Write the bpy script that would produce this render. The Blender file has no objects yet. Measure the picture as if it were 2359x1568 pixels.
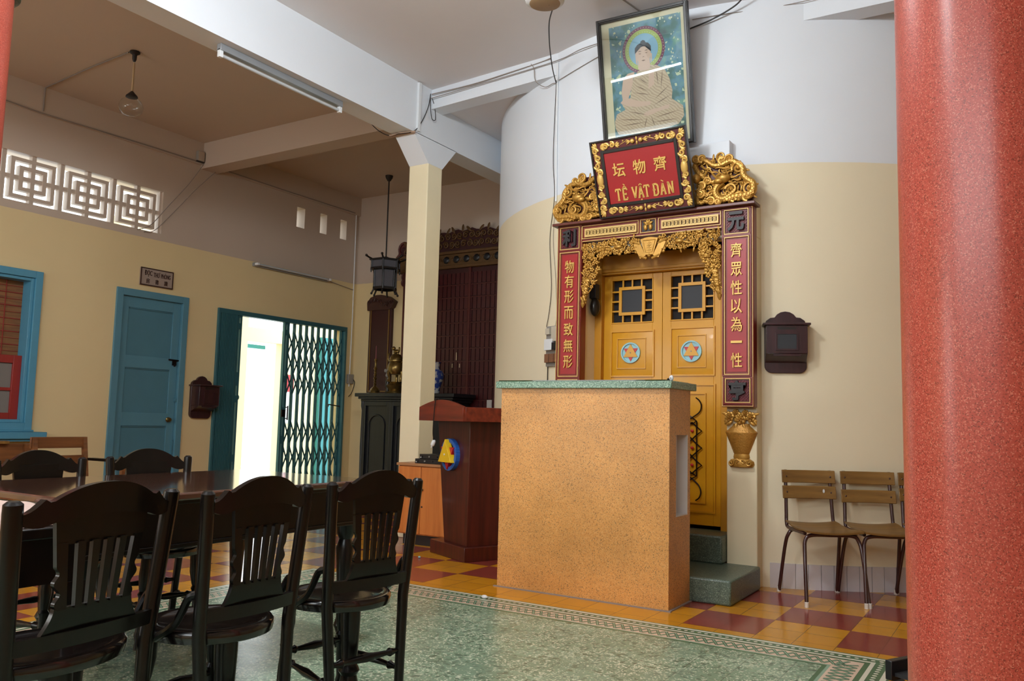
import bpy, bmesh, math, random
from math import pi, sin, cos, radians as RAD, sqrt, atan2
from mathutils import Vector, Matrix
random.seed(7)
SC = bpy.context.scene
COL = SC.collection

# ---------------------------------------------------------------- camera
W_PX, F_PX = 2359.0, 1907.7
YAW, PITCH, ROLL, EYE = 0.5583, 0.0966, 0.0248, 1.081
cam_d = bpy.data.cameras.new('camera')
cam_d.sensor_width = 36.0
cam_d.sensor_fit = 'HORIZONTAL'
cam_d.lens = 36.0 * F_PX / W_PX
cam_d.clip_start = 0.05
cam_d.clip_end = 200
cam = bpy.data.objects.new('camera', cam_d)
COL.objects.link(cam)
_f = Vector((-sin(YAW) * cos(PITCH), cos(YAW) * cos(PITCH), sin(PITCH)))
_r = Vector((cos(YAW), sin(YAW), 0))
_u = _r.cross(_f)
_r2 = cos(ROLL) * _r + sin(ROLL) * _u
_u2 = -sin(ROLL) * _r + cos(ROLL) * _u
M = Matrix.Identity(4)
for i in range(3):
    M[i][0], M[i][1], M[i][2] = _r2[i], _u2[i], -_f[i]
M.translation = (0, 0, EYE)
cam.matrix_world = M
SC.camera = cam

# ---------------------------------------------------------------- view, world, lights
vs = SC.view_settings
SC.display_settings.display_device = 'sRGB'
vs.view_transform = 'Standard'
vs.look = 'None'
vs.gamma = 1.0
vs.use_curve_mapping = False
vs.exposure = 0.13
cy = SC.cycles
cy.use_denoising = True
cy.max_bounces = 10
cy.diffuse_bounces = 6
cy.glossy_bounces = 4
cy.transparent_max_bounces = 12
cy.sample_clamp_indirect = 6.0
cy.caustics_reflective = False
cy.caustics_refractive = False

world = bpy.data.worlds.new('sky')
SC.world = world
world.use_nodes = True
wn = world.node_tree
wn.nodes.clear()
wo = wn.nodes.new('ShaderNodeOutputWorld')
wb = wn.nodes.new('ShaderNodeBackground')
wb.inputs[0].default_value = (0.86, 0.95, 1.0, 1)
wb.inputs[1].default_value = 3.2
wn.links.new(wb.outputs[0], wo.inputs[0])

def area(name, loc, target, sx, sy, power, color=(1, 1, 1), portal=False):
    d = bpy.data.lights.new(name, 'AREA')
    d.shape = 'RECTANGLE'
    d.size, d.size_y = sx, sy
    d.energy = power
    d.color = color
    if portal:
        d.cycles.is_portal = True
    o = bpy.data.objects.new(name, d)
    COL.objects.link(o)
    o.location = loc
    o.rotation_euler = (Vector(target) - Vector(loc)).to_track_quat('-Z', 'Y').to_euler()
    return o

# daylight entering: an unseen rear opening with added fill lamps, the gate, the vents
area('daylight_rear', (-1.3, -3.45, 3.1), (-1.3, 5, 3.1), 6.0, 1.6, 1, portal=True)
area('rear_fill', (-1.3, -3.40, 3.1), (-2.2, 5, 2.6), 5.6, 1.4, 70, (0.93, 0.97, 1.0))  # added area lamp, boosts the sky light at the unseen rear opening
area('bay_fill', (-6.5, -3.40, 1.9), (-6.6, 4.5, 2.9), 2.0, 1.5, 60, (1.0, 0.97, 0.92))  # invented fill lamp brightening the left bay from behind the camera
def bulb(name, loc, power, radius, color):
    d = bpy.data.lights.new(name, 'POINT')
    d.energy, d.shadow_soft_size, d.color = power, radius, color
    o = bpy.data.objects.new(name, d)
    COL.objects.link(o)
    o.location = loc
bulb('nave_tube_light', (-2.5, 2.6, 3.75), 165, 0.16, (0.90, 0.96, 1.0))
bulb('nave_tube_light', (-2.2, -0.6, 3.72), 110, 0.16, (0.90, 0.96, 1.0))
area('daylight_gate', (-8.3, 7.4, 1.2), (0, 7.4, 1.2), 2.1, 2.3, 1, portal=True)
area('daylight_vent', (-8.3, 4.5, 3.26), (0, 4.5, 3.26), 2.1, 0.46, 1, portal=True)

# ---------------------------------------------------------------- materials
def lin(h):
    h = h.lstrip('#')
    out = []
    for i in (0, 2, 4):
        v = int(h[i:i + 2], 16) / 255
        out.append(v / 12.92 if v <= 0.04045 else ((v + 0.055) / 1.055) ** 2.4)
    return (*out, 1)

class NT:
    def __init__(s, name):
        s.m = bpy.data.materials.new(name)
        s.m.use_nodes = True
        s.t = s.m.node_tree
        s.b = s.t.nodes['Principled BSDF']
    def n(s, kind, **kw):
        nd = s.t.nodes.new(kind)
        for k, v in kw.items():
            setattr(nd, k, v)
        return nd
    def l(s, a, b):
        s.t.links.new(a, b)
    def math(s, op, a, b=None):
        nd = s.n('ShaderNodeMath', operation=op)
        for i, v in enumerate((a, b)):
            if v is None:
                continue
            if isinstance(v, (int, float)):
                nd.inputs[i].default_value = v
            else:
                s.l(v, nd.inputs[i])
        return nd.outputs[0]
    def mix(s, fac, a, b):
        nd = s.n('ShaderNodeMix', data_type='RGBA')
        for i, v in ((0, fac), (6, a), (7, b)):
            if isinstance(v, (int, float)):
                nd.inputs[i].default_value = v
            elif isinstance(v, tuple):
                nd.inputs[i].default_value = v
            else:
                s.l(v, nd.inputs[i])
        return nd.outputs[2]
    def coord(s, which='Object', scale=(1, 1, 1)):
        if which == 'World':
            o = s.n('ShaderNodeNewGeometry').outputs['Position']
        else:
            o = s.n('ShaderNodeTexCoord').outputs[which]
        mp = s.n('ShaderNodeMapping')
        mp.inputs['Scale'].default_value = scale
        s.l(o, mp.inputs[0])
        return mp.outputs[0]
    def noise(s, vec, scale, detail=3):
        nd = s.n('ShaderNodeTexNoise')
        nd.inputs['Scale'].default_value = scale
        nd.inputs['Detail'].default_value = detail
        s.l(vec, nd.inputs['Vector'])
        return nd.outputs[0]
    def vor(s, vec, scale):
        nd = s.n('ShaderNodeTexVoronoi')
        nd.inputs['Scale'].default_value = scale
        s.l(vec, nd.inputs['Vector'])
        sp = s.n('ShaderNodeSeparateColor')
        s.l(nd.outputs['Color'], sp.inputs[0])
        return sp.outputs[0], sp.outputs[1], nd.outputs['Distance']
    def ramp(s, fac, stops, interp='LINEAR'):
        nd = s.n('ShaderNodeValToRGB')
        cr = nd.color_ramp
        cr.interpolation = interp
        while len(cr.elements) < len(stops):
            cr.elements.new(0.5)
        for e, (p, c) in zip(cr.elements, stops):
            e.position = p
            e.color = c
        s.l(fac, nd.inputs[0])
        return nd.outputs[0]
    def bump(s, h, strength=0.3, dist=0.01):
        nd = s.n('ShaderNodeBump')
        nd.inputs['Strength'].default_value = strength
        nd.inputs['Distance'].default_value = dist
        s.l(h, nd.inputs['Height'])
        s.l(nd.outputs[0], s.b.inputs['Normal'])
    def out(s, col=None, rough=0.5, metal=0.0, coat=0.0, spec=None):
        if col is not None:
            if isinstance(col, tuple):
                s.b.inputs['Base Color'].default_value = col
            else:
                s.l(col, s.b.inputs['Base Color'])
        if isinstance(rough, (int, float)):
            s.b.inputs['Roughness'].default_value = rough
        else:
            s.l(rough, s.b.inputs['Roughness'])
        s.b.inputs['Metallic'].default_value = metal
        s.b.inputs['Coat Weight'].default_value = coat
        s.b.inputs['Coat Roughness'].default_value = 0.08
        if spec is not None:
            s.b.inputs['Specular IOR Level'].default_value = spec
        return s.m

def scale_c(c, k):
    return (c[0] * k, c[1] * k, c[2] * k, 1)

def plain(name, hexc, rough=0.5, metal=0.0, coat=0.0, var=0.12, nscale=6.0, bump=0.0, bscale=60.0, stretch=(1, 1, 1), spec=None):
    t = NT(name)
    c = lin(hexc)
    v = t.coord('Object', stretch)
    col = t.mix(t.noise(v, nscale, 4), scale_c(c, 1 - var), scale_c(c, 1 + var))
    if bump:
        t.bump(t.noise(v, bscale, 3), bump, 0.004)
    return t.out(col, rough, metal, coat, spec)

def wood(name, dark, light, rough=0.35, scale=4.0, axis=2, coat=0.2, spec=None):
    t = NT(name)
    st = [9.0, 9.0, 9.0]
    st[axis] = 0.7
    v = t.coord('Object', tuple(st))
    col = t.ramp(t.noise(v, scale, 6), [(0.3, lin(dark)), (0.72, lin(light))])
    t.bump(t.noise(v, scale * 3, 3), 0.08, 0.002)
    return t.out(col, rough, 0, coat, spec)

def terrazzo(name, base, chips, scale, rough, coat=0.0, base_to=0.62, var=0.18, nscale=3.0, which='Object'):
    """aggregate of coloured chips in a tinted cement"""
    t = NT(name)
    v = t.coord(which)
    r, g, d = t.vor(v, scale)
    stops = [(0.0, lin(base))]
    n = len(chips)
    for i, c in enumerate(chips):
        stops.append((base_to + (1 - base_to) * i / n, lin(c)))
    col = t.ramp(r, stops, 'CONSTANT')
    cloud = t.noise(v, nscale, 5)
    k = t.ramp(cloud, [(0.25, (1 - var, 1 - var, 1 - var, 1)), (0.75, (1 + var, 1 + var, 1 + var, 1))])
    mx = t.n('ShaderNodeMix', data_type='RGBA', blend_type='MULTIPLY')
    mx.inputs[0].default_value = 1.0
    t.l(col, mx.inputs[6]); t.l(k, mx.inputs[7])
    return t.out(mx.outputs[2], rough, 0, coat)

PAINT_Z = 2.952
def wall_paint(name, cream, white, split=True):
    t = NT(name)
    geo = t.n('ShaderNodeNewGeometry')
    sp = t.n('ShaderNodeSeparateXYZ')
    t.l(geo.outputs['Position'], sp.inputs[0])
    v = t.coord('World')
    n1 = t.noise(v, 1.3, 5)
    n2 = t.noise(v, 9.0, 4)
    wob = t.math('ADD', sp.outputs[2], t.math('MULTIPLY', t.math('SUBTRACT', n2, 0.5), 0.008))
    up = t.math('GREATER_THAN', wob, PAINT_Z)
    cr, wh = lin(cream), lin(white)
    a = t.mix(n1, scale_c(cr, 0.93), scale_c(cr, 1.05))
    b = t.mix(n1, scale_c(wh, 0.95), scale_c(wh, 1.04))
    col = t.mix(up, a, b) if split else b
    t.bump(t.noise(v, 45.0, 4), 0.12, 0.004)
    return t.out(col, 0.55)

M_WALL = wall_paint('wall_paint', 'E6DABC', 'DFE4EA')
M_WHITE = wall_paint('white_paint', 'E2D0A6', 'DDE2E8', split=False)
M_CEIL = wall_paint('ceiling_paint', 'E2D0A6', 'DEDAD9', split=False)
M_WALL_L = wall_paint('dim_bay_wall_paint', 'DECA9A', 'C0B0A0')  # left bay copy of the wall paint, its dimness put into the colour
M_WHITE_DIM = wall_paint('dim_bay_white_paint', 'E2D2A8', 'C0B0A0', split=False)  # white paint darkened to beige, stands for the shade in the left bay
M_CREAM = plain('cream_paint', 'E6DAB8', 0.55, var=0.05)

def tile_mat(name, hexc, x0, y0, rough, specks=None, var=0.14):
    """cement tiles 20 cm square with dark joints"""
    t = NT(name)
    geo = t.n('ShaderNodeNewGeometry')
    sp = t.n('ShaderNodeSeparateXYZ')
    t.l(geo.outputs['Position'], sp.inputs[0])
    fx = t.math('DIVIDE', t.math('SUBTRACT', sp.outputs[0], x0), 0.2)
    fy = t.math('DIVIDE', t.math('SUBTRACT', sp.outputs[1], y0), 0.2)
    dx = t.math('ABSOLUTE', t.math('SUBTRACT', t.math('FRACT', t.math('ADD', fx, 100.5)), 0.5))
    dy = t.math('ABSOLUTE', t.math('SUBTRACT', t.math('FRACT', t.math('ADD', fy, 100.5)), 0.5))
    joint = t.math('LESS_THAN', t.math('MINIMUM', dx, dy), 0.009)
    cell = t.n('ShaderNodeCombineXYZ')
    t.l(t.math('FLOOR', fx), cell.inputs[0]); t.l(t.math('FLOOR', fy), cell.inputs[1])
    wn_ = t.n('ShaderNodeTexWhiteNoise')
    t.l(cell.outputs[0], wn_.inputs['Vector'])
    v = t.coord('World')
    cloud = t.noise(v, 7.0, 5)
    c = lin(hexc)
    k = t.math('ADD', t.math('MULTIPLY', wn_.outputs['Value'], 0.5), t.math('MULTIPLY', cloud, 0.5))
    col = t.mix(k, scale_c(c, 1 - var), scale_c(c, 1 + var))
    if specks:
        r, g, d = t.vor(t.coord('World'), 135.0)
        patch = t.noise(v, 4.0, 2)
        thr = t.math('SUBTRACT', 1.12, t.math('MULTIPLY', patch, 0.62))
        col = t.mix(t.math('GREATER_THAN', r, thr), col, lin(specks))
        r2, g2, d2 = t.vor(t.coord('World'), 60.0)
        col = t.mix(t.math('GREATER_THAN', r2, 0.86), col, scale_c(c, 0.6))
    col = t.mix(t.math('MULTIPLY', joint, 0.75), col, scale_c(c, 0.28))
    rr = t.math('ADD', t.math('MULTIPLY', t.noise(v, 5.0, 4), 0.16), rough - 0.06)
    return t.out(col, rr, 0, 0)

M_T_ORANGE = tile_mat('orange_tile', 'C98A1E', -1.649, 4.478, 0.16)
M_T_RED = tile_mat('red_tile', '8A3B32', -1.649, 4.478, 0.16)
M_T_GREEN = tile_mat('green_terrazzo_tile', '7F987E', -0.549, 4.389, 0.25, specks='CFD6BC', var=0.2)
M_B_DGREEN = plain('border_dark_green', '4A6B4C', 0.3, var=0.2, nscale=12)
M_B_LGREEN = plain('border_light_green', '86A58E', 0.3, var=0.15)
M_B_WHITE = plain('border_white', 'DAD5C2', 0.3, var=0.08)
M_B_PINK = plain('border_pink', 'D9BFA9', 0.3, var=0.1)
M_STEP = terrazzo('green_step_terrazzo', '4F5E52', ['5F6F62', '3D4A41', '748273'], 220, 0.35)
M_SLAB = terrazzo('green_slab_terrazzo', '6C8C76', ['8FAE98', '3F5E4B', 'A9BFA8', '557862'], 260, 0.3, base_to=0.4)
M_COUNTER = terrazzo('orange_terrazzo', 'D09654', ['CA8C4A', 'D8A468', 'D59E5E', 'C28240', '8A683E'], 250, 0.36, base_to=0.55, var=0.16, nscale=4)
M_COLRED = terrazzo('red_terrazzo', 'A6483A', ['B05041', '9A4132', 'BE6E5B', 'AB4B3C', '7C352A'], 480, 0.3, base_to=0.45, var=0.1)
M_SKIRT = plain('skirting_tile', 'CBC5C6', 0.3, var=0.06)

M_DARK = wood('dark_rosewood', '050404', '0C0807', 0.28, 4, 2, 0.08, spec=0.35)
M_SEAT = wood('polished_seat_wood', '080505', '120B09', 0.2, 4, 0, 0.4)
M_DARKT = wood('dark_table_wood', '40241C', '63402F', 0.09, 3, 1, 0.8)
M_BLACKWOOD = wood('black_altar_wood', '080B0F', '11151C', 0.42, 4, 2, 0.05)
M_MAHOG = wood('mahogany', '3A130C', '5A2014', 0.35, 3, 2, 0.2)
M_MAHOG_L = wood('mahogany_light', '5E2113', '86341E', 0.35, 3, 0, 0.2)
M_ORWOOD = wood('orange_plywood', 'B4642A', 'CF7F3C', 0.4, 2.5, 2, 0.1)
M_CHAIRPLY = wood('chair_plywood', '6B4A1E', '8A6530', 0.4, 3, 0, 0.15)
M_OLDPLY = wood('old_bench_wood', '5A3418', '83522A', 0.45, 3, 1, 0.1)
M_MAILBOX = wood('mailbox_wood', '2A1418', '3C1E22', 0.3, 4, 2, 0.25)
M_STEEL_BR = plain('brown_tube_steel', '3A1A17', 0.32, 0.0, 0.3, var=0.1)
M_WHITECAP = plain('white_rubber', 'CFC9C0', 0.5)
M_GOLD = plain('gilded_wood', 'B98A3C', 0.36, 0.45, 0, var=0.28, nscale=30, bump=0.25, bscale=160)
M_GOLDP = plain('gold_paint', 'D9B15E', 0.42, 0.25, 0, var=0.14, nscale=20)
M_GOLDLT = plain('gold_line', 'D6B46C', 0.45, 0.1, 0, var=0.08)
M_REDLAC = plain('red_lacquer', '9C1418', 0.38, 0, 0.1, var=0.1)
M_REDFR = plain('red_brown_frame', '7A1F13', 0.4, 0, 0.1, var=0.12)
M_REDDK = plain('dark_red_backing', '540F0C', 0.5, var=0.15)
M_REDBACK = plain('cabinet_red', '350B0C', 0.5, var=0.15)
M_LEDGE = plain('brown_ledge', '5E281C', 0.4, var=0.1)
M_BLACK = plain('black_lacquer', '17130F', 0.35, var=0.1)
M_BLACKCH = plain('black_carving', '221E1E', 0.5, var=0.1)
M_YELLOW = plain('yellow_door_paint', 'CC900E', 0.38, 0, 0.1, var=0.12, nscale=4)
M_YELLOW_D = plain('yellow_frame_paint', 'B97F14', 0.42, var=0.1)
M_DKGREY = plain('dark_mesh', '26282C', 0.6, var=0.1)
M_VOID = plain('dark_interior', '120A06', 0.8)
M_IRON = plain('wrought_iron', '1B0F10', 0.35, 0.6)
M_BLUE = plain('blue_paint', '55879A', 0.4, var=0.1, nscale=5)
M_BLUE_D = plain('blue_panel_paint', '4C7C8E', 0.42, var=0.1, nscale=5)
M_BLUEFR = plain('blue_frame_paint', '4F90AC', 0.4, var=0.08)
M_TEAL = plain('teal_gate_paint', '35666F', 0.4, 0.2, var=0.12)
M_TURQ = plain('turquoise_paint', '27848A', 0.4, var=0.08)
M_REDSASH = plain('red_sash_paint', '8E2621', 0.4, var=0.1)
M_FROST = plain('frosted_pane', '77736F', 0.35, var=0.06)
M_BLIND = wood('brown_blind', '6B4526', '8E6238', 0.6, 5, 1, 0.0)
M_LIGHTBLUE = plain('pale_blue_enamel', '8FC0C8', 0.35, var=0.05)
M_EMBBLUE = plain('blue_enamel', '2A5FB0', 0.35, var=0.05)
M_EMBYEL = plain('yellow_enamel', 'E8BE1E', 0.35, var=0.05)
M_EMBGOLD = plain('amber_enamel', 'D49A28', 0.35, var=0.05)
M_EMBRED = plain('red_enamel', 'B81E22', 0.35, var=0.05)
M_BRONZE = plain('old_brass', '7A6438', 0.3, 0.85, 0, var=0.4, nscale=14)
M_IRONGREY = plain('grey_bronze', '3A3733', 0.3, 0.7, var=0.2)
M_WHITEPL = plain('white_plastic', 'DDE0E2', 0.4, var=0.03)
M_GREYPL = plain('grey_plastic', '8E8A84', 0.45, var=0.1)
M_BLACKPL = plain('black_plastic', '15151A', 0.35, var=0.05)
M_CABLE = plain('grey_cable', '8A8078', 0.6)
M_CABLED = plain('dark_cable', '1E1714', 0.6)
M_TUBE = plain('unlit_tube_glass', 'B9BEC2', 0.15, 0.0, 0.6, var=0.03)
M_LAMPGREY = plain('lamp_batten', '8C9094', 0.35, 0.2, var=0.04)
M_PALE = plain('pale_cloth', 'CDB3A8', 0.85, var=0.1, nscale=30, bump=0.5, bscale=120)
M_ROOMSIGN = plain('worn_sign_board', '9C8C80', 0.6, var=0.12)
M_SIGNINK = plain('sign_ink', '3B2019', 0.6)
M_EXTWALL = plain('courtyard_cream', 'EBDDB2', 0.6, var=0.04)
M_EXTFLOOR = plain('courtyard_paving', 'C9C4B8', 0.6, var=0.1)

def glass_mat(name, tint=(1, 1, 1, 1), rough=0.02, base=0.04):
    t = NT(name)
    nt = t.t
    o = nt.nodes['Material Output']
    tr = t.n('ShaderNodeBsdfTransparent'); tr.inputs[0].default_value = tint
    gl = t.n('ShaderNodeBsdfGlossy'); gl.inputs['Roughness'].default_value = rough
    lw = t.n('ShaderNodeLayerWeight')
    fac = t.math('ADD', base, t.math('MULTIPLY', t.math('POWER', lw.outputs['Facing'], 5.0), 0.8))
    mx = t.n('ShaderNodeMixShader')
    t.l(fac, mx.inputs[0]); t.l(tr.outputs[0], mx.inputs[1]); t.l(gl.outputs[0], mx.inputs[2])
    t.l(mx.outputs[0], o.inputs[0])
    return t.m
M_GLASS = glass_mat('clear_glass', (0.95, 0.97, 0.97, 1))
M_GLASSG = glass_mat('green_sheet_glass', (0.25, 0.4, 0.32, 1))
M_SMOKE = glass_mat('lantern_glass', (0.55, 0.6, 0.66, 1), 0.1)

def emit(name, col, strength):
    t = NT(name)
    t.b.inputs['Base Color'].default_value = (0.8, 0.8, 0.8, 1)
    t.b.inputs['Emission Color'].default_value = col
    t.b.inputs['Emission Strength'].default_value = strength
    return t.m
M_LIT = emit('lit_tube', (0.93, 0.97, 1, 1), 40.0)
# ---------------------------------------------------------------- mesh helpers
class MB:
    """collects shapes; build() links them as one mesh object"""
    def __init__(s):
        s.v, s.f, s.m = [], [], []
        s.mi = 0
        s.x = Matrix.Identity(4)
    def mat(s, i):
        s.mi = i
        return s
    def tf(s, m=None):
        s.x = m if m is not None else Matrix.Identity(4)
        return s
    def add(s, vs_, fs):
        b = len(s.v)
        s.v += [s.x @ Vector(p) for p in vs_]
        s.f += [[b + i for i in f] for f in fs]
        s.m += [s.mi] * len(fs)
        return s
    def box(s, a, b):
        x0, y0, z0 = [min(p, q) for p, q in zip(a, b)]
        x1, y1, z1 = [max(p, q) for p, q in zip(a, b)]
        return s.add([(x0, y0, z0), (x1, y0, z0), (x1, y1, z0), (x0, y1, z0), (x0, y0, z1), (x1, y0, z1), (x1, y1, z1), (x0, y1, z1)],
                     [(0, 3, 2, 1), (4, 5, 6, 7), (0, 1, 5, 4), (1, 2, 6, 5), (2, 3, 7, 6), (3, 0, 4, 7)])
    def bar(s, p, q, w, h, up=(0, 0, 1)):
        """box beam from p to q, w across, h along up"""
        p, q = Vector(p), Vector(q)
        d = (q - p)
        L = d.length
        d.normalize()
        u = Vector(up)
        sd = d.cross(u)
        if sd.length < 1e-5:
            sd = d.cross(Vector((1, 0, 0)))
        sd.normalize()
        u = sd.cross(d)
        vs_ = []
        for e in (p, q):
            for a, b in ((-1, -1), (1, -1), (1, 1), (-1, 1)):
                vs_.append(e + sd * a * w / 2 + u * b * h / 2)
        return s.add(vs_, [(3, 2, 1, 0), (4, 5, 6, 7), (0, 1, 5, 4), (1, 2, 6, 5), (2, 3, 7, 6), (3, 0, 4, 7)])
    def prism(s, pts, y0, y1, plane='xz'):
        """polygon extruded along the remaining axis"""
        def P(a, b, c):
            return {'xz': (a, c, b), 'xy': (a, b, c), 'yz': (c, a, b)}[plane]
        n = len(pts)
        vs_ = [P(a, b, y0) for a, b in pts] + [P(a, b, y1) for a, b in pts]
        fs = [tuple(range(n)), tuple(range(2 * n - 1, n - 1, -1))]
        fs += [(i, i + n, (i + 1) % n + n, (i + 1) % n) for i in range(n)]
        return s.add(vs_, fs)
    def poly(s, pts):
        return s.add(pts, [tuple(range(len(pts)))])
    def lathe(s, prof, c=(0, 0, 0), n=20, cap=True):
        vs_, fs = [], []
        for r, z in prof:
            for k in range(n):
                a = 2 * pi * k / n
                vs_.append((c[0] + r * cos(a), c[1] + r * sin(a), c[2] + z))
        for i in range(len(prof) - 1):
            for k in range(n):
                k2 = (k + 1) % n
                fs.append((i * n + k, i * n + k2, (i + 1) * n + k2, (i + 1) * n + k))
        if cap:
            fs.append(tuple(range(n - 1, -1, -1)))
            fs.append(tuple(range((len(prof) - 1) * n, len(prof) * n)))
        return s.add(vs_, fs)
    def turned(s, p, q, prof, n=12):
        """lathe profile (radius, fraction) laid between p and q"""
        p, q = Vector(p), Vector(q)
        d = q - p
        rot = d.to_track_quat('Z', 'X').to_matrix().to_4x4()
        old = s.x
        s.x = old @ Matrix.Translation(p) @ rot
        s.lathe([(r, t * d.length) for r, t in prof], n=n)
        s.x = old
        return s
    def tube(s, pts, r, n=8, cap=True, flat=1.0, fn=None):
        pts = [Vector(p) for p in pts]
        rs = r if isinstance(r, (list, tuple)) else [r] * len(pts)
        t0 = (pts[1] - pts[0]).normalized()
        nv = t0.orthogonal().normalized()
        if fn is not None:
            nv = Vector(fn)
        vs_, fs = [], []
        for i, p in enumerate(pts):
            t = (pts[min(i + 1, len(pts) - 1)] - pts[max(i - 1, 0)])
            if t.length < 1e-9:
                t = t0
            t = t.normalized()
            nv = nv - t * nv.dot(t)
            if nv.length < 1e-6:
                nv = t.orthogonal()
            nv.normalize()
            bn = t.cross(nv)
            for k in range(n):
                a = 2 * pi * k / n
                vs_.append(p + (nv * cos(a) * flat + bn * sin(a)) * rs[i])
        for i in range(len(pts) - 1):
            for k in range(n):
                k2 = (k + 1) % n
                fs.append((i * n + k, i * n + k2, (i + 1) * n + k2, (i + 1) * n + k))
        if cap:
            fs.append(tuple(range(n - 1, -1, -1)))
            fs.append(tuple(range((len(pts) - 1) * n, len(pts) * n)))
        return s.add(vs_, fs)
    def ball(s, c, r, n=10, m=6):
        if isinstance(r, (int, float)):
            r = (r, r, r)
        vs_, fs = [(c[0], c[1], c[2] - r[2])], []
        for j in range(1, m):
            ph = -pi / 2 + pi * j / m
            for k in range(n):
                a = 2 * pi * k / n
                vs_.append((c[0] + r[0] * cos(ph) * cos(a), c[1] + r[1] * cos(ph) * sin(a), c[2] + r[2] * sin(ph)))
        vs_.append((c[0], c[1], c[2] + r[2]))
        for k in range(n):
            k2 = (k + 1) % n
            fs.append((0, 1 + k2, 1 + k))
            for j in range(m - 2):
                fs.append((1 + j * n + k, 1 + j * n + k2, 1 + (j + 1) * n + k2, 1 + (j + 1) * n + k))
            fs.append((1 + (m - 2) * n + k, 1 + (m - 2) * n + k2, len(vs_) - 1))
        return s.add(vs_, fs)
    def mesh(s, me):
        return s.add([v.co.copy() for v in me.vertices], [list(p.vertices) for p in me.polygons])
    def build(s, name, mats, parent=None, bevel=0.0, smooth=38, origin=True, sharp=None):
        me = bpy.data.meshes.new(name)
        off = Vector((0, 0, 0))
        if parent is not None:
            off = OFF.get(parent.name, Vector((0, 0, 0)))
        elif origin and s.v:
            xs = [v.x for v in s.v]; ys = [v.y for v in s.v]; zs = [v.z for v in s.v]
            off = Vector(((min(xs) + max(xs)) / 2, (min(ys) + max(ys)) / 2, min(zs)))
        me.from_pydata([v - off for v in s.v], [], s.f)
        if not isinstance(mats, (list, tuple)):
            mats = [mats]
        for m_ in mats:
            me.materials.append(m_)
        me.polygons.foreach_set('material_index', s.m)
        bm = bmesh.new()
        bm.from_mesh(me)
        bmesh.ops.recalc_face_normals(bm, faces=bm.faces)
        bm.to_mesh(me)
        bm.free()
        if smooth:
            me.polygons.foreach_set('use_smooth', [True] * len(me.polygons))
            me.set_sharp_from_angle(angle=RAD(smooth))
        me.update()
        o = bpy.data.objects.new(name, me)
        COL.objects.link(o)
        if parent is not None:
            o.parent = parent
            OFF[o.name] = off
        elif origin:
            o.location = off
            OFF[o.name] = off
        if bevel:
            bv = o.modifiers.new('bevel', 'BEVEL')
            bv.width = bevel
            bv.segments = 2
            bv.limit_method = 'ANGLE'
            bv.angle_limit = RAD(50)
        return o

OFF = {}
def tag(o, label=None, cat=None, group=None, kind=None):
    if label: o['label'] = label
    if cat: o['category'] = cat
    if group: o['group'] = group
    if kind: o['kind'] = kind
    return o
def thing(name, label, cat, loc=(0, 0, 0), rz=0.0, group=None, local=False, kind=None):
    """Empty at the thing's base; parts given in world coordinates unless local"""
    o = bpy.data.objects.new(name, None)
    o.empty_display_size = 0.1
    COL.objects.link(o)
    o.location = loc
    o.rotation_euler = (0, 0, rz)
    OFF[o.name] = Vector((0, 0, 0)) if local else Vector(loc)
    return tag(o, label, cat, group, kind)
def struct(mb, name, mats, parent=None, **kw):
    o = mb.build(name, mats, parent, **kw)
    if parent is None:
        o['kind'] = 'structure'
    return o
def copy_tree(o, parent=None):
    c = o.copy()
    COL.objects.link(c)
    if parent is not None:
        c.parent = parent
    for ch in list(o.children):
        copy_tree(ch, c)
    return c
def dup(o, loc, rz, label, group=None, scale=None):
    c = copy_tree(o)
    c.location = loc
    c.rotation_euler = (0, 0, rz)
    if scale: c.scale = scale
    c['label'] = label
    if group: c['group'] = group
    return c
def T(x, y, z): return Matrix.Translation((x, y, z))
def RZ(a): return Matrix.Rotation(a, 4, 'Z')
def RX(a): return Matrix.Rotation(a, 4, 'X')
def RY(a): return Matrix.Rotation(a, 4, 'Y')
def bez(ctrl, n=24):
    """smooth curve through control points (Catmull-Rom)"""
    P = [Vector(p) for p in ctrl]
    P = [P[0] * 2 - P[1]] + P + [P[-1] * 2 - P[-2]]
    out = []
    seg = len(P) - 3
    per = max(2, n // seg)
    for i in range(seg):
        a, b, c, d = P[i:i + 4]
        for k in range(per):
            t = k / per
            out.append(0.5 * ((2 * b) + (c - a) * t + (2 * a - 5 * b + 4 * c - d) * t * t + (3 * b - a - 3 * c + d) * t ** 3))
    out.append(P[-2])
    return out
_txt = {}
def text_mesh(ch, size, depth, bold=0.0):
    key = (ch, size, depth, bold)
    if key in _txt: return _txt[key]
    cu = bpy.data.curves.new('lettering', 'FONT')
    cu.body = ch
    cu.size = size
    cu.extrude = depth
    cu.offset = bold
    cu.resolution_u = 3
    cu.align_x = 'CENTER'
    ob = bpy.data.objects.new('lettering', cu)
    COL.objects.link(ob)
    dg = bpy.context.evaluated_depsgraph_get()
    me = bpy.data.meshes.new_from_object(ob.evaluated_get(dg))
    bpy.data.objects.remove(ob)
    bpy.data.curves.remove(cu)
    xs = [v.co.x for v in me.vertices]; ys = [v.co.y for v in me.vertices]
    cx, cy_ = (min(xs) + max(xs)) / 2, (min(ys) + max(ys)) / 2
    for v in me.vertices:
        v.co.x -= cx; v.co.y -= cy_
    _txt[key] = (me, max(xs) - min(xs), max(ys) - min(ys))
    return _txt[key]
def put_text(mb, ch, width, height, depth, mtx, bold=0.0, keep=False):
    """a character fitted into width x height, mtx maps text xy to its plane"""
    me, w, h = text_mesh(ch, 1.0, 0.5, bold)
    sx, sy = width / w, height / h
    if keep: sx = sy = min(sx, sy)
    old = mb.x
    mb.x = old @ mtx @ Matrix.Diagonal((sx, sy, depth, 1))
    mb.mesh(me)
    mb.x = old
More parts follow.
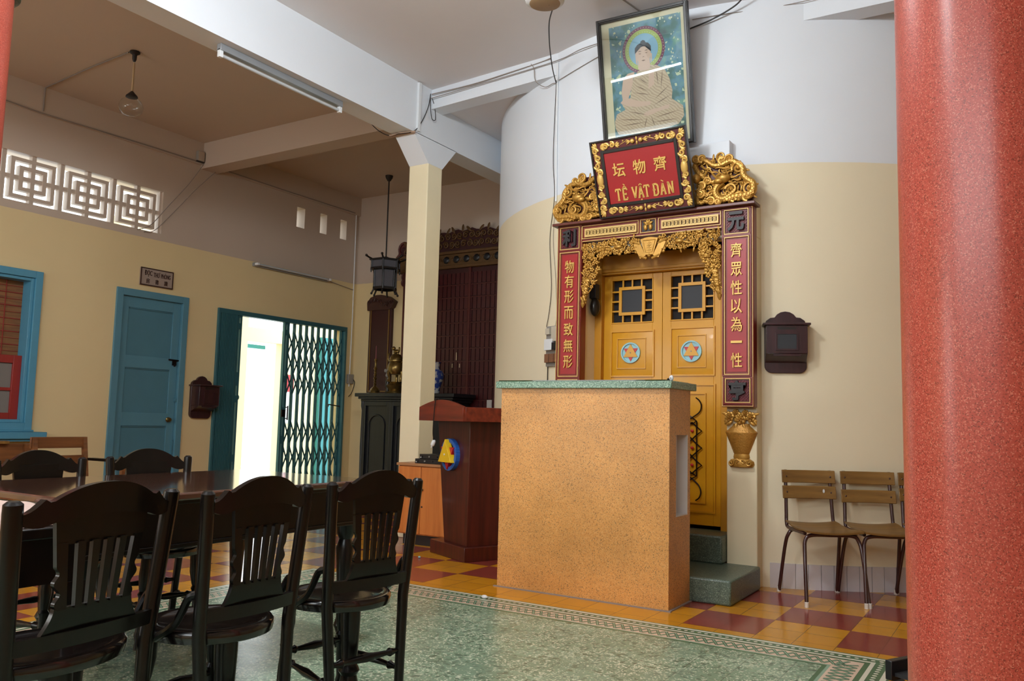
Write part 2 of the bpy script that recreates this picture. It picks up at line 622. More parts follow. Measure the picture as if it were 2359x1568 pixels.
FACE_Y = RX(pi / 2)          # text standing in a wall that faces -Y
FACE_X = RZ(pi / 2) @ RX(pi / 2)   # text standing in a wall that faces +X
def spiral(c, r, turns, ph=0.0, n=26, sgn=1, grow=0.15):
    """points in the xz plane from the eye outwards"""
    out = []
    for i in range(n + 1):
        t = i / n
        a = ph + sgn * 2 * pi * turns * (t - 1)
        rr = r * (grow + (1 - grow) * t)
        out.append((c[0] + rr * cos(a), c[1], c[2] + rr * sin(a)))
    return out
# ================================================================ STRUCTURE
XL, YB, ZC = -8.05, 8.68, 4.19          # left wall face, back wall face, ceiling
YR, XR = -3.5, 6.0                      # rear wall, right wall
DC, DR = (-2.32, 8.30), 2.59            # the round sanctuary wall

# ---- floor: cement tiles, chequered, with the bordered green field
fl = MB()
fl.box((XL - 0.2, YR - 0.2, -0.12), (XR + 0.2, YB + 0.2, 0))
X0, Y0, S = -1.649, 4.478, 0.4
RUG = (-4.36, -1.6, -0.549, 4.389)      # x0, y0, x1, y1
def rect(mb, x0, y0, x1, y1, z):
    mb.add([(x0, y0, z), (x1, y0, z), (x1, y1, z), (x0, y1, z)], [(0, 1, 2, 3)])
fl.mat(1)
for i in range(-17, 13):
    for j in range(-20, 11):
        x = X0 + S * i
        y = Y0 + S * j
        if x + S * 0.5 < -2.449:
            x -= 0.2
            red = (i + j) % 2 == 1
        else:
            red = (i + j) % 2 == 0
        if not red or (j == 0 and -3.1 < x < -1.7) or x + S < XL or y < YR or y > YB:
            continue
        inx = x + S > RUG[0] - 0.05 and x < RUG[2] + 0.08
        iny = y < RUG[3] + 0.05
        if inx and iny:
            if x >= RUG[0] - 0.05 and x + S <= RUG[2] + 0.08: continue
            if x < RUG[0]: xa, xb = x, min(x + S, RUG[0] - 0.1)
            else: xa, xb = max(x, RUG[2] + 0.1), x + S
            if xb - xa < 0.02: continue
            rect(fl, xa, y, xb, y + S, 0.0004)
        else:
            rect(fl, x, y, min(x + S, XR), min(y + S, YB), 0.0004)
x0, y0, x1, y1 = RUG
def ring(d0, d1, m, z):
    fl.mat(m)
    a0, b0, a1, b1 = x0 + d0, y0 + d0, x1 - d0, y1 - d0
    c0, e0, c1, e1 = x0 + d1, y0 + d1, x1 - d1, y1 - d1
    rect(fl, a0, e1, a1, b1, z); rect(fl, a0, b0, a1, e0, z)
    rect(fl, a0, e0, c0, e1, z); rect(fl, c1, e0, a1, e1, z)
ring(0, 0.012, 3, 0.0008); ring(0.012, 0.036, 5, 0.0008); ring(0.036, 0.091, 3, 0.0008)
ring(0.091, 0.110, 5, 0.0008); ring(0.110, 0.134, 3, 0.0008); ring(0.134, 0.258, 6, 0.0008)
ring(0.258, 0.272, 4, 0.0008); ring(0.272, 0.292, 3, 0.0008)
fl.mat(2)
rect(fl, x0 + 0.292, y0 + 0.292, x1 - 0.292, y1 - 0.292, 0.0008)
# white lozenges of the outer strip
fl.mat(5)
def lozenge(x, y, a, b):
    fl.add([(x + a * cos(2 * pi * k / 8), y + b * sin(2 * pi * k / 8), 0.0012) for k in range(8)], [tuple(range(8))])
n = int((x1 - x0 - 0.14) / 0.0365)
for k in range(n + 1):
    lozenge(x0 + 0.07 + (x1 - x0 - 0.14) * k / n, y1 - 0.0635, 0.0105, 0.011)
n = int((y1 - 0.6) / 0.0365)
for k in range(1, n):
    for xx in (x0 + 0.0635, x1 - 0.0635):
        lozenge(xx, y1 - 0.0635 - 0.0365 * k, 0.011, 0.0105)
# interlaced fret of the pink band
def fret(p, q, period=0.1):
    p, q = Vector(p), Vector(q)
    d = (q - p); L = d.length; d.normalize()
    nn = Vector((-d.y, d.x, 0))
    N = int(round(L / period))
    A = 0.047
    for k in range(N):
        a = p + d * (L * k / N); b = p + d * (L * (k + 1) / N); m_ = (a + b) / 2
        for s_ in (1, -1):
            for u, v in ((a - nn * A * s_, m_ + nn * A * s_), (m_ + nn * A * s_, b - nn * A * s_)):
                e = (v - u).normalized(); w = Vector((-e.y, e.x, 0))
                fl.mat(3)
                h = 0.0085
                zz = 0.0012 if s_ == 1 else 0.0014
                fl.poly([(u - w * h) + Vector((0, 0, zz)), (v - w * h) + Vector((0, 0, zz)), (v + w * h) + Vector((0, 0, zz)), (u + w * h) + Vector((0, 0, zz))])
                fl.mat(4)
                h = 0.003
                zz += 0.0001
                fl.poly([(u - w * h) + Vector((0, 0, zz)), (v - w * h) + Vector((0, 0, zz)), (v + w * h) + Vector((0, 0, zz)), (u + w * h) + Vector((0, 0, zz))])
dm = 0.196
fret((x0 + dm, y1 - dm, 0), (x1 - dm, y1 - dm, 0))
fret((x0 + dm, y1 - dm, 0), (x0 + dm, 0.2, 0))
fret((x1 - dm, y1 - dm, 0), (x1 - dm, 1.4, 0))
struct(fl, 'floor', [M_T_ORANGE, M_T_RED, M_T_GREEN, M_B_DGREEN, M_B_LGREEN, M_B_WHITE, M_B_PINK], smooth=0)

# ---- ceiling
struct(MB().box((-4.9, YR - 0.2, ZC), (XR + 0.2, YB + 0.2, ZC + 0.15)), 'ceiling', M_CEIL)
struct(MB().box((XL - 0.2, YR - 0.2, ZC), (-4.9, YB + 0.2, ZC + 0.15)), 'ceiling_left', M_WHITE_DIM)

def wall_holes(mb, axis, c0, c1, a0, a1, z0, z1, holes):
    """a wall slab (axis 'x': plane x=c0..c1 running along y) with rectangular holes (a0,a1,z0,z1)"""
    A = sorted({a0, a1, *[h[0] for h in holes], *[h[1] for h in holes]})
    for i in range(len(A) - 1):
        p, q = A[i], A[i + 1]
        mid = (p + q) / 2
        cuts = sorted([(h[2], h[3]) for h in holes if h[0] < mid < h[1]])
        z = z0
        segs = []
        for b, t in cuts:
            if b > z: segs.append((z, b))
            z = max(z, t)
        if z < z1: segs.append((z, z1))
        for b, t in segs:
            if axis == 'x': mb.box((c0, p, b), (c1, q, t))
            else: mb.box((p, c0, b), (q, c1, t))

WIN = (2.95, 4.22, 0.93, 2.33)
DOOR = (5.12, 5.90, 0.0, 2.33)
GATE = (6.38, 8.48, 0.0, 2.29)
GRILLE = (3.32, 5.543, 3.03, 3.50)
SLOTS = [(7.504, 7.644, 3.535, 3.80), (7.925, 8.05, 3.54, 3.81), (8.312, 8.434, 3.54, 3.81)]
wl = MB()
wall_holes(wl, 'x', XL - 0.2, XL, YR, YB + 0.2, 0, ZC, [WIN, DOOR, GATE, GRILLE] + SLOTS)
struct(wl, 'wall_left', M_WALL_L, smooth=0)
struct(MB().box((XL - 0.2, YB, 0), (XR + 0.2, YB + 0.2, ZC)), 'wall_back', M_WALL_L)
wr = MB()
wall_holes(wr, 'y', YR - 0.2, YR, XL, XR, 0, ZC, [(-4.3, 1.7, 2.3, 3.9), (-7.6, -5.4, 1.1, 2.7)])  # unseen openings, shaped for the added rear and bay light
struct(wr, 'wall_rear', M_WALL, smooth=0)
wr = MB()
wall_holes(wr, 'x', XR, XR + 0.2, YR, YB, 0, ZC, [])
struct(wr, 'wall_right', M_WALL, smooth=0)
# dropped edge beam along the left wall
struct(MB().box((XL, YR, 3.93), (XL + 0.035, YB, ZC)), 'trim_1', M_WHITE_DIM)

# ---- the round wall with its door opening
dw = MB()
def arc(a0, a1, z0, z1, r0=DR, r1=DR - 0.2, n=40):
    vs_, fs = [], []
    for k in range(n + 1):
        a = a0 + (a1 - a0) * k / n
        for r in (r0, r1):
            for z in (z0, z1):
                vs_.append((DC[0] + r * cos(a), DC[1] + r * sin(a), z))
    for k in range(n):
        b = 4 * k; e = b + 4
        fs += [(b, e, e + 1, b + 1), (b + 2, b + 3, e + 3, e + 2), (b + 1, e + 1, e + 3, b + 3), (b, b + 2, e + 2, e)]
    fs += [(0, 1, 3, 2), (4 * n, 4 * n + 2, 4 * n + 3, 4 * n + 1)]
    dw.add(vs_, fs)
def ang(x):                                # angle of the wall point at this x on the near side
    return -math.acos((x - DC[0]) / DR)
DXL, DXR, DTOP = -2.93, -1.785, 2.40
arc(RAD(-188), ang(DXL), 0, DTOP, n=44)
arc(ang(DXR), RAD(8), 0, DTOP, n=44)
arc(RAD(-188), RAD(8), DTOP, ZC, n=90)
struct(dw, 'wall_sanctuary', M_WALL, smooth=50)
# piers and reveal of the doorway
pr_ = MB()
pr_.box((-3.10, 5.70, 0), (-2.90, 5.98, DTOP))
pr_.box((-1.785, 5.70, 0), (-1.575, 5.98, DTOP))
pr_.box((-3.10, 5.70, DTOP), (-1.575, 5.98, 2.66))
struct(pr_, 'wall_doorway', M_CREAM, bevel=0.006)
# shallow white ledge over the doorway
struct(MB().box((-2.8, 5.69, 2.66), (-1.76, 5.80, 3.12)), 'trim_2', M_WHITE, bevel=0.004)
# white skirting tiles round the foot of the sanctuary wall
sk = MB()
a = ang(-1.53)
step = 0.083 / DR
k = 0
while k < 26:
    a0 = a + step * k
    vs_ = []
    for aa in (a0 + 0.0006, a0 + step - 0.0006):
        for r in (DR + 0.012, DR - 0.004):
            for z in (0, 0.165):
                vs_.append((DC[0] + r * cos(aa), DC[1] + r * sin(aa), z))
    sk.add(vs_, [(0, 4, 5, 1), (1, 5, 7, 3), (0, 1, 3, 2), (4, 6, 7, 5)])
    k += 1
struct(sk, 'baseboard_sanctuary', M_SKIRT, smooth=0)

# ---- beams and pillars
PX0, PX1, PY0, PY1 = -4.95, -4.724, 6.0, 6.22
bm_ = MB()
bm_.box((PX0, YR, 3.705), (PX1, YB, ZC))
prof = [(PY0, 3.47), (PY1, 3.47), (6.44, 3.71), (5.765, 3.71)]
bm_.prism(prof, PX0, PX1, 'yz')
struct(bm_, 'ceiling_beam', M_WHITE, smooth=0)
struct(MB().box((PX0, PY0, 0), (PX1, PY1, 3.475)), 'square_pillar', [M_CREAM], bevel=0.008)
tag(bpy.data.objects['square_pillar'], 'square cream pillar under the white ceiling beam', 'pillar')
cb = MB()
cb.box((XL, PY0, 3.89), (PX0 + 0.01, PY1, ZC + 0.01))
struct(cb, 'ceiling_beam', M_WHITE_DIM, smooth=0)
cb = MB()
pts = [(-4.73, 6.02), (-3.3, 5.9), (-0.7, 5.93), (XR, 5.95)]
for (xa, ya), (xb, yb) in zip(pts, pts[1:]):
    cb.add([(xa, ya, 4.0), (xb, yb, 4.0), (xb, yb + 0.17, 4.0), (xa, ya + 0.17, 4.0), (xa, ya, ZC + .01), (xb, yb, ZC + .01), (xb, yb + 0.17, ZC + .01), (xa, ya + 0.17, ZC + .01)],
           [(0, 3, 2, 1), (0, 1, 5, 4), (2, 3, 7, 6), (1, 2, 6, 5), (3, 0, 4, 7), (4, 5, 6, 7)])
struct(cb, 'ceiling_beam', M_WHITE, smooth=0)
# lower ceiling of the bay behind that beam
struct(MB().box((PX1 - 0.002, 6.05, 4.06), (XR, YB, ZC)), 'ceiling_bay', M_CEIL)
# joint of the main ceiling boards
struct(MB().bar((-2.52, 4.9, ZC - 0.002), (-2.38, 5.72, ZC - 0.002), 0.012, 0.01), 'trim_3', M_CABLE)

def round_column(x, y, label):
    t = thing('red_column', label, 'column', (x, y, 0), kind='structure')
    r = 0.175
    MB().lathe([(r, 0.0), (r, 3.32)], (x, y, 0), 64).build('shaft', M_COLRED, t, smooth=60)
    MB().lathe([(r + .005, 3.32), (r + .03, 3.33), (r + .035, 3.37), (r + .005, 3.39), (r + .005, 3.43), (r + .03, 3.45), (r + .04, 3.5), (r + .01, 3.52), (r + .05, 3.6), (r + .055, 3.705)], (x, y, 0), 48).build('capital_rings', M_STEP, t)
    return t
round_column(-0.073, 2.12, 'thick red speckled column filling the right edge of the view')
round_column(-4.775, 2.082, 'red speckled column cut by the upper left edge of the view')
struct(MB().box((-0.19, YR, 3.705), (0.036, 5.95, ZC)), 'ceiling_beam', M_WHITE, smooth=0)

# ---- courtyard outside the gate
ex = MB()
ex.box((-14, 3, -0.14), (XL - 0.2, 14, -0.02))
struct(ex, 'courtyard_ground', M_EXTFLOOR, smooth=0)
ew = MB()
wall_holes(ew, 'x', -10.15, -10.0, 6.2, 12.0, -0.02, 2.40, [(8.47, 9.16, -0.02, 2.2)])
ew.box((-10.15, 6.2, 2.4), (-10.0, 8.47, 3.6))
ew.box((-10.15, 9.5, 2.4), (-10.0, 12.0, 3.6))
struct(ew, 'wall_courtyard', M_EXTWALL, smooth=0)
struct(MB().box((-10.05, 6.0, -0.02), (XL - 0.2, 6.1, 3.4)), 'wall_courtyard_side', M_EXTWALL)
# ================================================================ THE SANCTUARY DOORWAY
def frame4(mb, xa, xb, za, zb, w, ya, yb):
    """rectangular frame standing in an xz plane"""
    mb.box((xa, ya, za), (xa + w, yb, zb)); mb.box((xb - w, ya, za), (xb, yb, zb))
    mb.box((xa + w, ya, za), (xb - w, yb, za + w)); mb.box((xa + w, ya, zb - w), (xb - w, yb, zb))

# ---- yellow double door
YD = 5.925
door = thing('door_1', 'yellow double door of the sanctuary under the gilded frame', 'door', (-2.36, 5.95, 0.336), kind='structure')
fr = MB()
fr.box((-2.93, YD - 0.05, 0.336), (-2.842, 5.98, 2.40)); fr.box((-1.885, YD - 0.05, 0.336), (-1.785, 5.98, 2.40))
fr.box((-2.842, YD - 0.05, 2.245), (-1.885, 5.98, 2.40))
fr.box((-2.842, YD - 0.065, 2.26), (-1.885, YD - 0.05, 2.285))
fr.build('door_frame', M_YELLOW_D, door, bevel=0.004)

def tri(mb, cx, cz, r, y0, y1, up=True):
    s_ = 1 if up else -1
    pts = [(cx + r * cos(pi / 2 * s_ + 2 * pi * k / 3), cz + r * sin(pi / 2 * s_ + 2 * pi * k / 3)) for k in range(3)]
    mb.prism(pts, y0, y1, 'xz')
def disc(mb, cx, cz, r, y0, y1, n=32):
    mb.prism([(cx + r * cos(2 * pi * k / n), cz + r * sin(2 * pi * k / n)) for k in range(n)], y0, y1, 'xz')
def ringy(mb, cx, cz, r0, r1, y0, y1, n=36):
    for k in range(n):
        a, b = 2 * pi * k / n, 2 * pi * (k + 1) / n
        q = [(cx + r * cos(t), cz + r * sin(t)) for r, t in ((r0, a), (r1, a), (r1, b), (r0, b))]
        mb.prism(q, y0, y1, 'xz')
def emblem(parent, cx, cz, r, y, ringm, discm, trim_, sub='emblem'):
    m = MB()
    ringy(m, cx, cz, r * 0.86, r, y - 0.014, y); m.mat(1)
    disc(m, cx, cz, r * 0.87, y - 0.004, y); m.mat(2)
    tri(m, cx, cz, r * 0.84, y - 0.008, y - 0.003, False); m.mat(3)
    tri(m, cx, cz, r * 0.84, y - 0.012, y - 0.003, True); m.mat(4)
    disc(m, cx, cz, r * 0.06, y - 0.016, y - 0.01, 10)
    return m.build(sub, [ringm, discm, M_EMBRED, trim_, M_GREYPL], parent)

def leaf(xa, xb, w1, p1, p3, emc, side):
    """door leaf: stiles and rails, pierced top light, two raised panels"""
    lf = MB()
    y0, y1 = YD, YD + 0.04
    wx0, wx1, wz0, wz1 = w1
    lf.box((xa, y0, 0.362), (wx0, y1, 2.243)); lf.box((wx1, y0, 0.362), (xb, y1, 2.243))
    lf.box((wx0, y0, wz1), (wx1, y1, 2.243)); lf.box((wx0, y0, 0.362), (wx1, y1, wz0))
    frame4(lf, wx0 - 0.008, wx1 + 0.008, wz0 - 0.008, wz1 + 0.008, 0.01, y0 - 0.006, y0)
    o = lf.build('door_leaf', M_YELLOW, door, bevel=0.002)
    # grille of the light
    g = MB()
    ix0, ix1, iz0, iz1 = wx0 + 0.06, wx1 - 0.06, wz0 + 0.056, wz1 - 0.056
    frame4(g, ix0, ix1, iz0, iz1, 0.024, y0 - 0.008, y0 + 0.012)
    W, H = wx1 - wx0, wz1 - wz0
    for t in (0.27, 0.5, 0.73):
        x = wx0 + W * t
        z = wz0 + H * t
        g.box((x - 0.006, y0, iz1), (x + 0.006, y0 + 0.014, wz1)); g.box((x - 0.006, y0, wz0), (x + 0.006, y0 + 0.014, iz0))
        g.box((wx0, y0, z - 0.006), (ix0, y0 + 0.014, z + 0.006)); g.box((ix1, y0, z - 0.006), (wx1, y0 + 0.014, z + 0.006))
    g.build('light_grille', M_YELLOW, o)
    MB().box((ix0 + 0.02, y0 + 0.004, iz0 + 0.02), (ix1 - 0.02, y0 + 0.012, iz1 - 0.02)).build('mesh_pane', M_DKGREY, o)
    MB().box((wx0 - .01, y1 - 0.006, wz0 - .01), (wx1 + .01, y1 + 0.004, wz1 + .01)).build('dark_opening', M_VOID, o)
    # raised square panel with emblem
    x0_, x1_, z0_, z1_ = p1
    p = MB()
    frame4(p, x0_, x1_, z0_, z1_, 0.011, y0 - 0.012, y0)
    e = 0.062
    a = [(x0_ + .011, y0 - 0.002, z0_ + .011), (x1_ - .011, y0 - 0.002, z0_ + .011), (x1_ - .011, y0 - 0.002, z1_ - .011), (x0_ + .011, y0 - 0.002, z1_ - .011)]
    b = [(x0_ + e, y0 - 0.018, z0_ + e), (x1_ - e, y0 - 0.018, z0_ + e), (x1_ - e, y0 - 0.018, z1_ - e), (x0_ + e, y0 - 0.018, z1_ - e)]
    p.add(a + b, [(0, 1, 5, 4), (1, 2, 6, 5), (2, 3, 7, 6), (3, 0, 4, 7), (4, 5, 6, 7)])
    frame4(p, x0_ + e, x1_ - e, z0_ + e, z1_ - e, 0.006, y0 - 0.025, y0 - 0.017)
    o2 = p.build('raised_panel', M_YELLOW, door)
    emblem(o2, emc[0], emc[1], 0.08, y0 - 0.018, M_LIGHTBLUE, M_LIGHTBLUE, M_EMBGOLD)
    # tall lower panel with iron scrollwork
    x0_, x1_, z0_, z1_ = p3
    p = MB()
    frame4(p, x0_, x1_, z0_, z1_, 0.011, y0 - 0.012, y0)
    frame4(p, x0_ + .066, x1_ - .072, z0_ + .066, z1_ - .068, 0.007, y0 - 0.012, y0)
    o3 = p.build('lower_panel', M_YELLOW, door)
    c = (x0_ + x1_) / 2
    s = MB()
    yy = y0 - 0.014
    for sg in (1, -1):
        def q(dx, z): return (c + sg * dx, yy, z)
        for arcp in ([q(.028, 1.284), q(.055, 1.262), q(.07, 1.224), q(.055, 1.178), q(.0, 1.137)],
                     [q(.028, 0.536), q(.055, 0.558), q(.067, 0.6), q(.05, 0.648), q(.0, 0.694)]):
            s.tube(bez(arcp, 20), 0.005, 6)
        for zt in (1.041, 0.917, 0.792):
            s.tube([q(.0, zt + .062), q(.034, zt + .03), q(.074, zt), q(.034, zt - .03), q(.0, zt - .062)], 0.005, 6)
        s.tube([q(.034, 1.113), q(.034, 0.712)], 0.005, 6)
        s.tube([q(0, 1.137), q(.034, 1.113), q(0, 1.09)], 0.005, 6)
        s.tube([q(0, .694), q(.034, .712), q(0, .735)], 0.005, 6)
    s.build('iron_scroll', M_IRON, o3)
    s = MB()
    for zt in (1.041, 0.917, 0.792):
        s.ball((c, yy, zt), (0.012, 0.006, 0.012), 8, 6)
    s.build('red_stud', M_EMBRED, o3)
leaf(-2.842, -2.354, (-2.773, -2.434, 1.867, 2.203), (-2.779, -2.415, 1.441, 1.802), (-2.779, -2.415, 0.45, 1.385), (-2.601, 1.627), -1)
leaf(-2.351, -1.885, (-2.284, -1.953, 1.871, 2.206), (-2.286, -1.94, 1.445, 1.812), (-2.284, -1.935, 0.45, 1.385), (-2.114, 1.628), 1)

# ---- carved and gilded door frame
gate = thing('carved_door_frame', 'red and gilded carved frame with dragons around the yellow sanctuary door', 'carved frame', (-2.34, 5.66, 1.21))
def frame_post(xa, xb, sq, pan, sq2):
    b = MB()
    b.box((xa, 5.622, 1.212), (xb, 5.702, 2.603))
    o = b.build('post', M_REDFR, gate, bevel=0.003)
    g = MB()
    frame4(g, xa + .004, xb - .004, 1.216, 2.598, 0.004, 5.616, 5.624)
    for (x0_, x1_, z0_, z1_) in (sq, pan, sq2):
        frame4(g, x0_, x1_, z0_, z1_, 0.006, 5.609, 5.624)
    g.build('gold_moulding', M_GOLDLT, o)
    r = MB()
    for (x0_, x1_, z0_, z1_) in (sq, pan, sq2):
        frame4(r, x0_ - .014, x1_ + .014, z0_ - .009, z1_ + .009, 0.008, 5.611, 5.624)
    r.build('red_moulding', M_REDFR, o)
    x0_, x1_, z0_, z1_ = pan
    MB().box((x0_ + .02, 5.617, z0_ + .02), (x1_ - .02, 5.625, z1_ - .02)).build('couplet_panel', M_REDLAC, o)
    for (x0_, x1_, z0_, z1_) in (sq, sq2):
        l = MB()
        l.box((x0_ + .008, 5.6195, z0_ + .008), (x1_ - .008, 5.6225, z1_ - .008))
        l.mat(1)
        W = x1_ - x0_ - .03
        H = z1_ - z0_ - .03
        N = 7
        for k in range(-N, N + 1):
            for sg in (1, -1):
                d = k * (W + H) / (2 * N)
                pts = []
                for t in range(41):
                    u = W * t / 40
                    v = (u if sg > 0 else W - u) + d
                    if 0 <= v <= H: pts.append((u, v))
                if len(pts) > 2:
                    a_, b_ = pts[0], pts[-1]
                    l.bar((x0_ + .015 + a_[0], 5.6175, z0_ + .015 + a_[1]), (x0_ + .015 + b_[0], 5.6175, z0_ + .015 + b_[1]), 0.004, 0.006, up=(0, 1, 0))
        l.build('lattice_square', [M_REDDK, plain('plum_lattice', '7E2430', 0.45)], o)
    return o
LSQ, LPN, LS2 = (-3.083, -2.912, 2.418, 2.595), (-3.083, -2.908, 1.428, 2.397), (-3.083, -2.908, 1.241, 1.408)
RSQ, RPN, RS2 = (-1.777, -1.603, 2.413, 2.588), (-1.775, -1.601, 1.432, 2.394), (-1.769, -1.594, 1.241, 1.408)
pl_ = frame_post(-3.11, -2.892, LSQ, LPN, LS2)
pr2 = frame_post(-1.794, -1.573, RSQ, RPN, RS2)
def chars(parent, name, mats, items, y, depth, bold):
    for ch, x, z, w, h in items:
        m = MB()
        put_text(m, ch, w, h, depth, T(x, y, z) @ FACE_Y, bold)
        m.build(name, mats, parent, smooth=0)
zr = [2.298, 2.163, 2.034, 1.906, 1.780, 1.658, 1.532]
chars(pr2, 'gilded_character', M_GOLDP, [(c, -1.688, z, 0.078, 0.10 if c != '一' else 0.016) for c, z in zip('齊眾性以為一性', zr)], 5.612, 0.014, 0.006)
zl = [2.281, 2.166, 2.048, 1.923, 1.793, 1.667, 1.544]
chars(pl_, 'gilded_character', M_GOLDP, [(c, -2.993, z, 0.078, 0.10) for c, z in zip('物有形而致無形', zl)], 5.612, 0.014, 0.006)
for par, c, q in ((pr2, '元', RSQ), (pr2, '亨', RS2), (pl_, '利', LSQ), (pl_, '貞', LS2)):
    chars(par, 'black_character', M_BLACKCH, [(c, (q[0] + q[1]) / 2, (q[2] + q[3]) / 2, 0.118, 0.135)], 5.606, 0.02, 0.035)
# lintel
b = MB().box((-2.892, 5.625, 2.467), (-1.794, 5.70, 2.603))
lint = b.build('lintel', M_REDFR, gate, bevel=0.003)
g = MB()
boxes = [(-2.893, -2.422, 2.489, 2.591), (-2.409, -2.286, 2.489, 2.590), (-2.267, -1.798, 2.489, 2.590)]
for x0_, x1_, z0_, z1_ in boxes:
    frame4(g, x0_, x1_, z0_, z1_, 0.005, 5.612, 5.627)
g.box((-2.89, 5.614, 2.468), (-1.796, 5.627, 2.473))
g.build('gold_moulding', M_GOLDLT, lint)
def pierced(x0_, x1_, z0_, z1_):
    m = MB()
    m.box((x0_, 5.622, z0_), (x1_, 5.626, z1_)); m.mat(1)
    frame4(m, x0_, x1_, z0_, z1_, 0.012, 5.606, 5.625)
    n = 14
    w = (x1_ - x0_ - .03) / n
    zc = (z0_ + z1_) / 2
    for k in range(n):
        xc = x0_ + .015 + w * (k + .5)
        m.box((xc - .0025, 5.61, z0_ + .01), (xc + .0025, 5.622, z1_ - .01))
        frame4(m, xc - w * .34, xc + w * .34, zc - .0135, zc + .0135, 0.004, 5.608, 5.62)
    for dz in (-.017, .017):
        m.box((x0_ + .01, 5.61, zc + dz - .002), (x1_ - .01, 5.62, zc + dz + .002))
    m.build('pierced_panel', [M_BLACK, M_GOLDLT], lint)
pierced(-2.867, -2.436, 2.502, 2.566)
pierced(-2.241, -1.815, 2.505, 2.566)
def leafball(m, c, a, l, w, t=0.006):
    """small carved leaf: flattened ellipsoid at angle a in the xz plane"""
    old = m.x
    m.x = old @ T(*c) @ RY(-a)
    m.ball((l / 2, 0, 0), (l / 2, t, w / 2), 8, 6)
    m.x = old
m = MB()
m.box((-2.398, 5.621, 2.50), (-2.297, 5.626, 2.58)).mat(1)
for cx_, cz_ in ((-2.367, 2.53), (-2.328, 2.53)):
    m.ball((cx_, 5.616, cz_), (0.016, 0.012, 0.025), 10, 8)
for a in (0.4, 1.2, 1.9, 2.7, 3.6, 5.8):
    leafball(m, (-2.348, 5.615, 2.553), a, 0.042, 0.02)
m.build('fruit_carving', [M_BLACK, M_GOLD], lint)
MB().box((-3.13, 5.565, 2.603), (-1.548, 5.705, 2.624)).build('ledge', M_LEDGE, gate, bevel=0.003)

# plum blossom valance
def flower(m, c, r, rng):
    ph = rng.random() * 6
    for k in range(5):
        a = ph + 2 * pi * k / 5
        m.ball((c[0] + r * .62 * cos(a), c[1] + .003, c[2] + r * .62 * sin(a)), (r * .46, .008, r * .46), 7, 5)
    m.ball((c[0], c[1] - .006, c[2]), r * .24, 6, 4)
rng = random.Random(3)
m = MB()
def inside(x, z):
    s_ = abs(x + 2.342)
    top = 2.462
    if s_ > 0.535: return False
    if s_ < 0.33: lo = 2.335
    elif s_ < 0.385: lo = 2.335 - (s_ - .33) * 0.5
    elif s_ < 0.44: lo = 2.305 - (s_ - .385) * 2.7
    else: lo = 2.155 - (s_ - .44) * 2.0
    if s_ > .40: lo -= .02
    return lo < z < top
pts_ = []
tries = 0
while len(pts_) < 150 and tries < 20000:
    tries += 1
    x, z = -2.342 + rng.uniform(-.53, .53), rng.uniform(1.98, 2.455)
    if abs(x + 2.342) < .085 or not inside(x, z) or not inside(x, z - .016): continue
    if min([9] + [math.hypot(x - a, z - b) for a, b, _ in pts_]) < (.044 if len(pts_) < 30 else .027): continue
    pts_.append((x, z, rng.uniform(.024, .031) if len(pts_) < 30 else rng.uniform(.013, .02)))
for i, (x, z, r) in enumerate(pts_):
    yy = 5.612 + rng.uniform(-.012, .012)
    flower(m, (x, yy, z), r, rng)
    near = sorted(pts_, key=lambda p: math.hypot(p[0] - x, p[1] - z))[1:4]
    for a, b_, _ in near:
        md = ((x + a) / 2 + rng.uniform(-.008, .008), 5.626, (z + b_) / 2 + rng.uniform(-.008, .008))
        m.tube([(x, 5.622, z), md, (a, 5.622, b_)], .0042, 5)
    if rng.random() < .7:
        leafball(m, (x, yy + .004, z), rng.random() * 6.28, .045, .015)
    if rng.random() < .6:
        m.ball((x + rng.uniform(-.025, .025), yy, z + rng.uniform(-.02, .02)), .008, 6, 4)
for sg in (1, -1):                       # little birds, tassels hanging at the jambs
    bx = -2.342 + sg * .24
    m.ball((bx, 5.602, 2.40), (.034, .014, .017), 10, 6)
    m.ball((bx - sg * .03, 5.60, 2.415), .012, 8, 5)
    leafball(m, (bx + sg * .015, 5.604, 2.40), (pi if sg < 0 else 0) - sg * .3, .075, .018)
    leafball(m, (bx, 5.598, 2.405), (pi if sg < 0 else 0) + sg * .9, .05, .02)
    for k in range(6):
        z = 2.16 - .031 * k
        w = .05 - .006 * k
        xx = -2.342 + sg * (.5 + .006 * k)
        m.ball((xx, 5.612, z), (w * .62, .016, .021), 8, 6)
        leafball(m, (xx, 5.602, z), pi / 2 * (1 if k % 2 else -1) + .5, .04, .016)
    m.turned((-2.342 + sg * .532, 5.615, 1.995), (-2.342 + sg * .535, 5.615, 1.955), [(.018, 0), (.016, .4), (.004, 1)], 8)
m.build('blossom_valance', M_GOLD, gate)
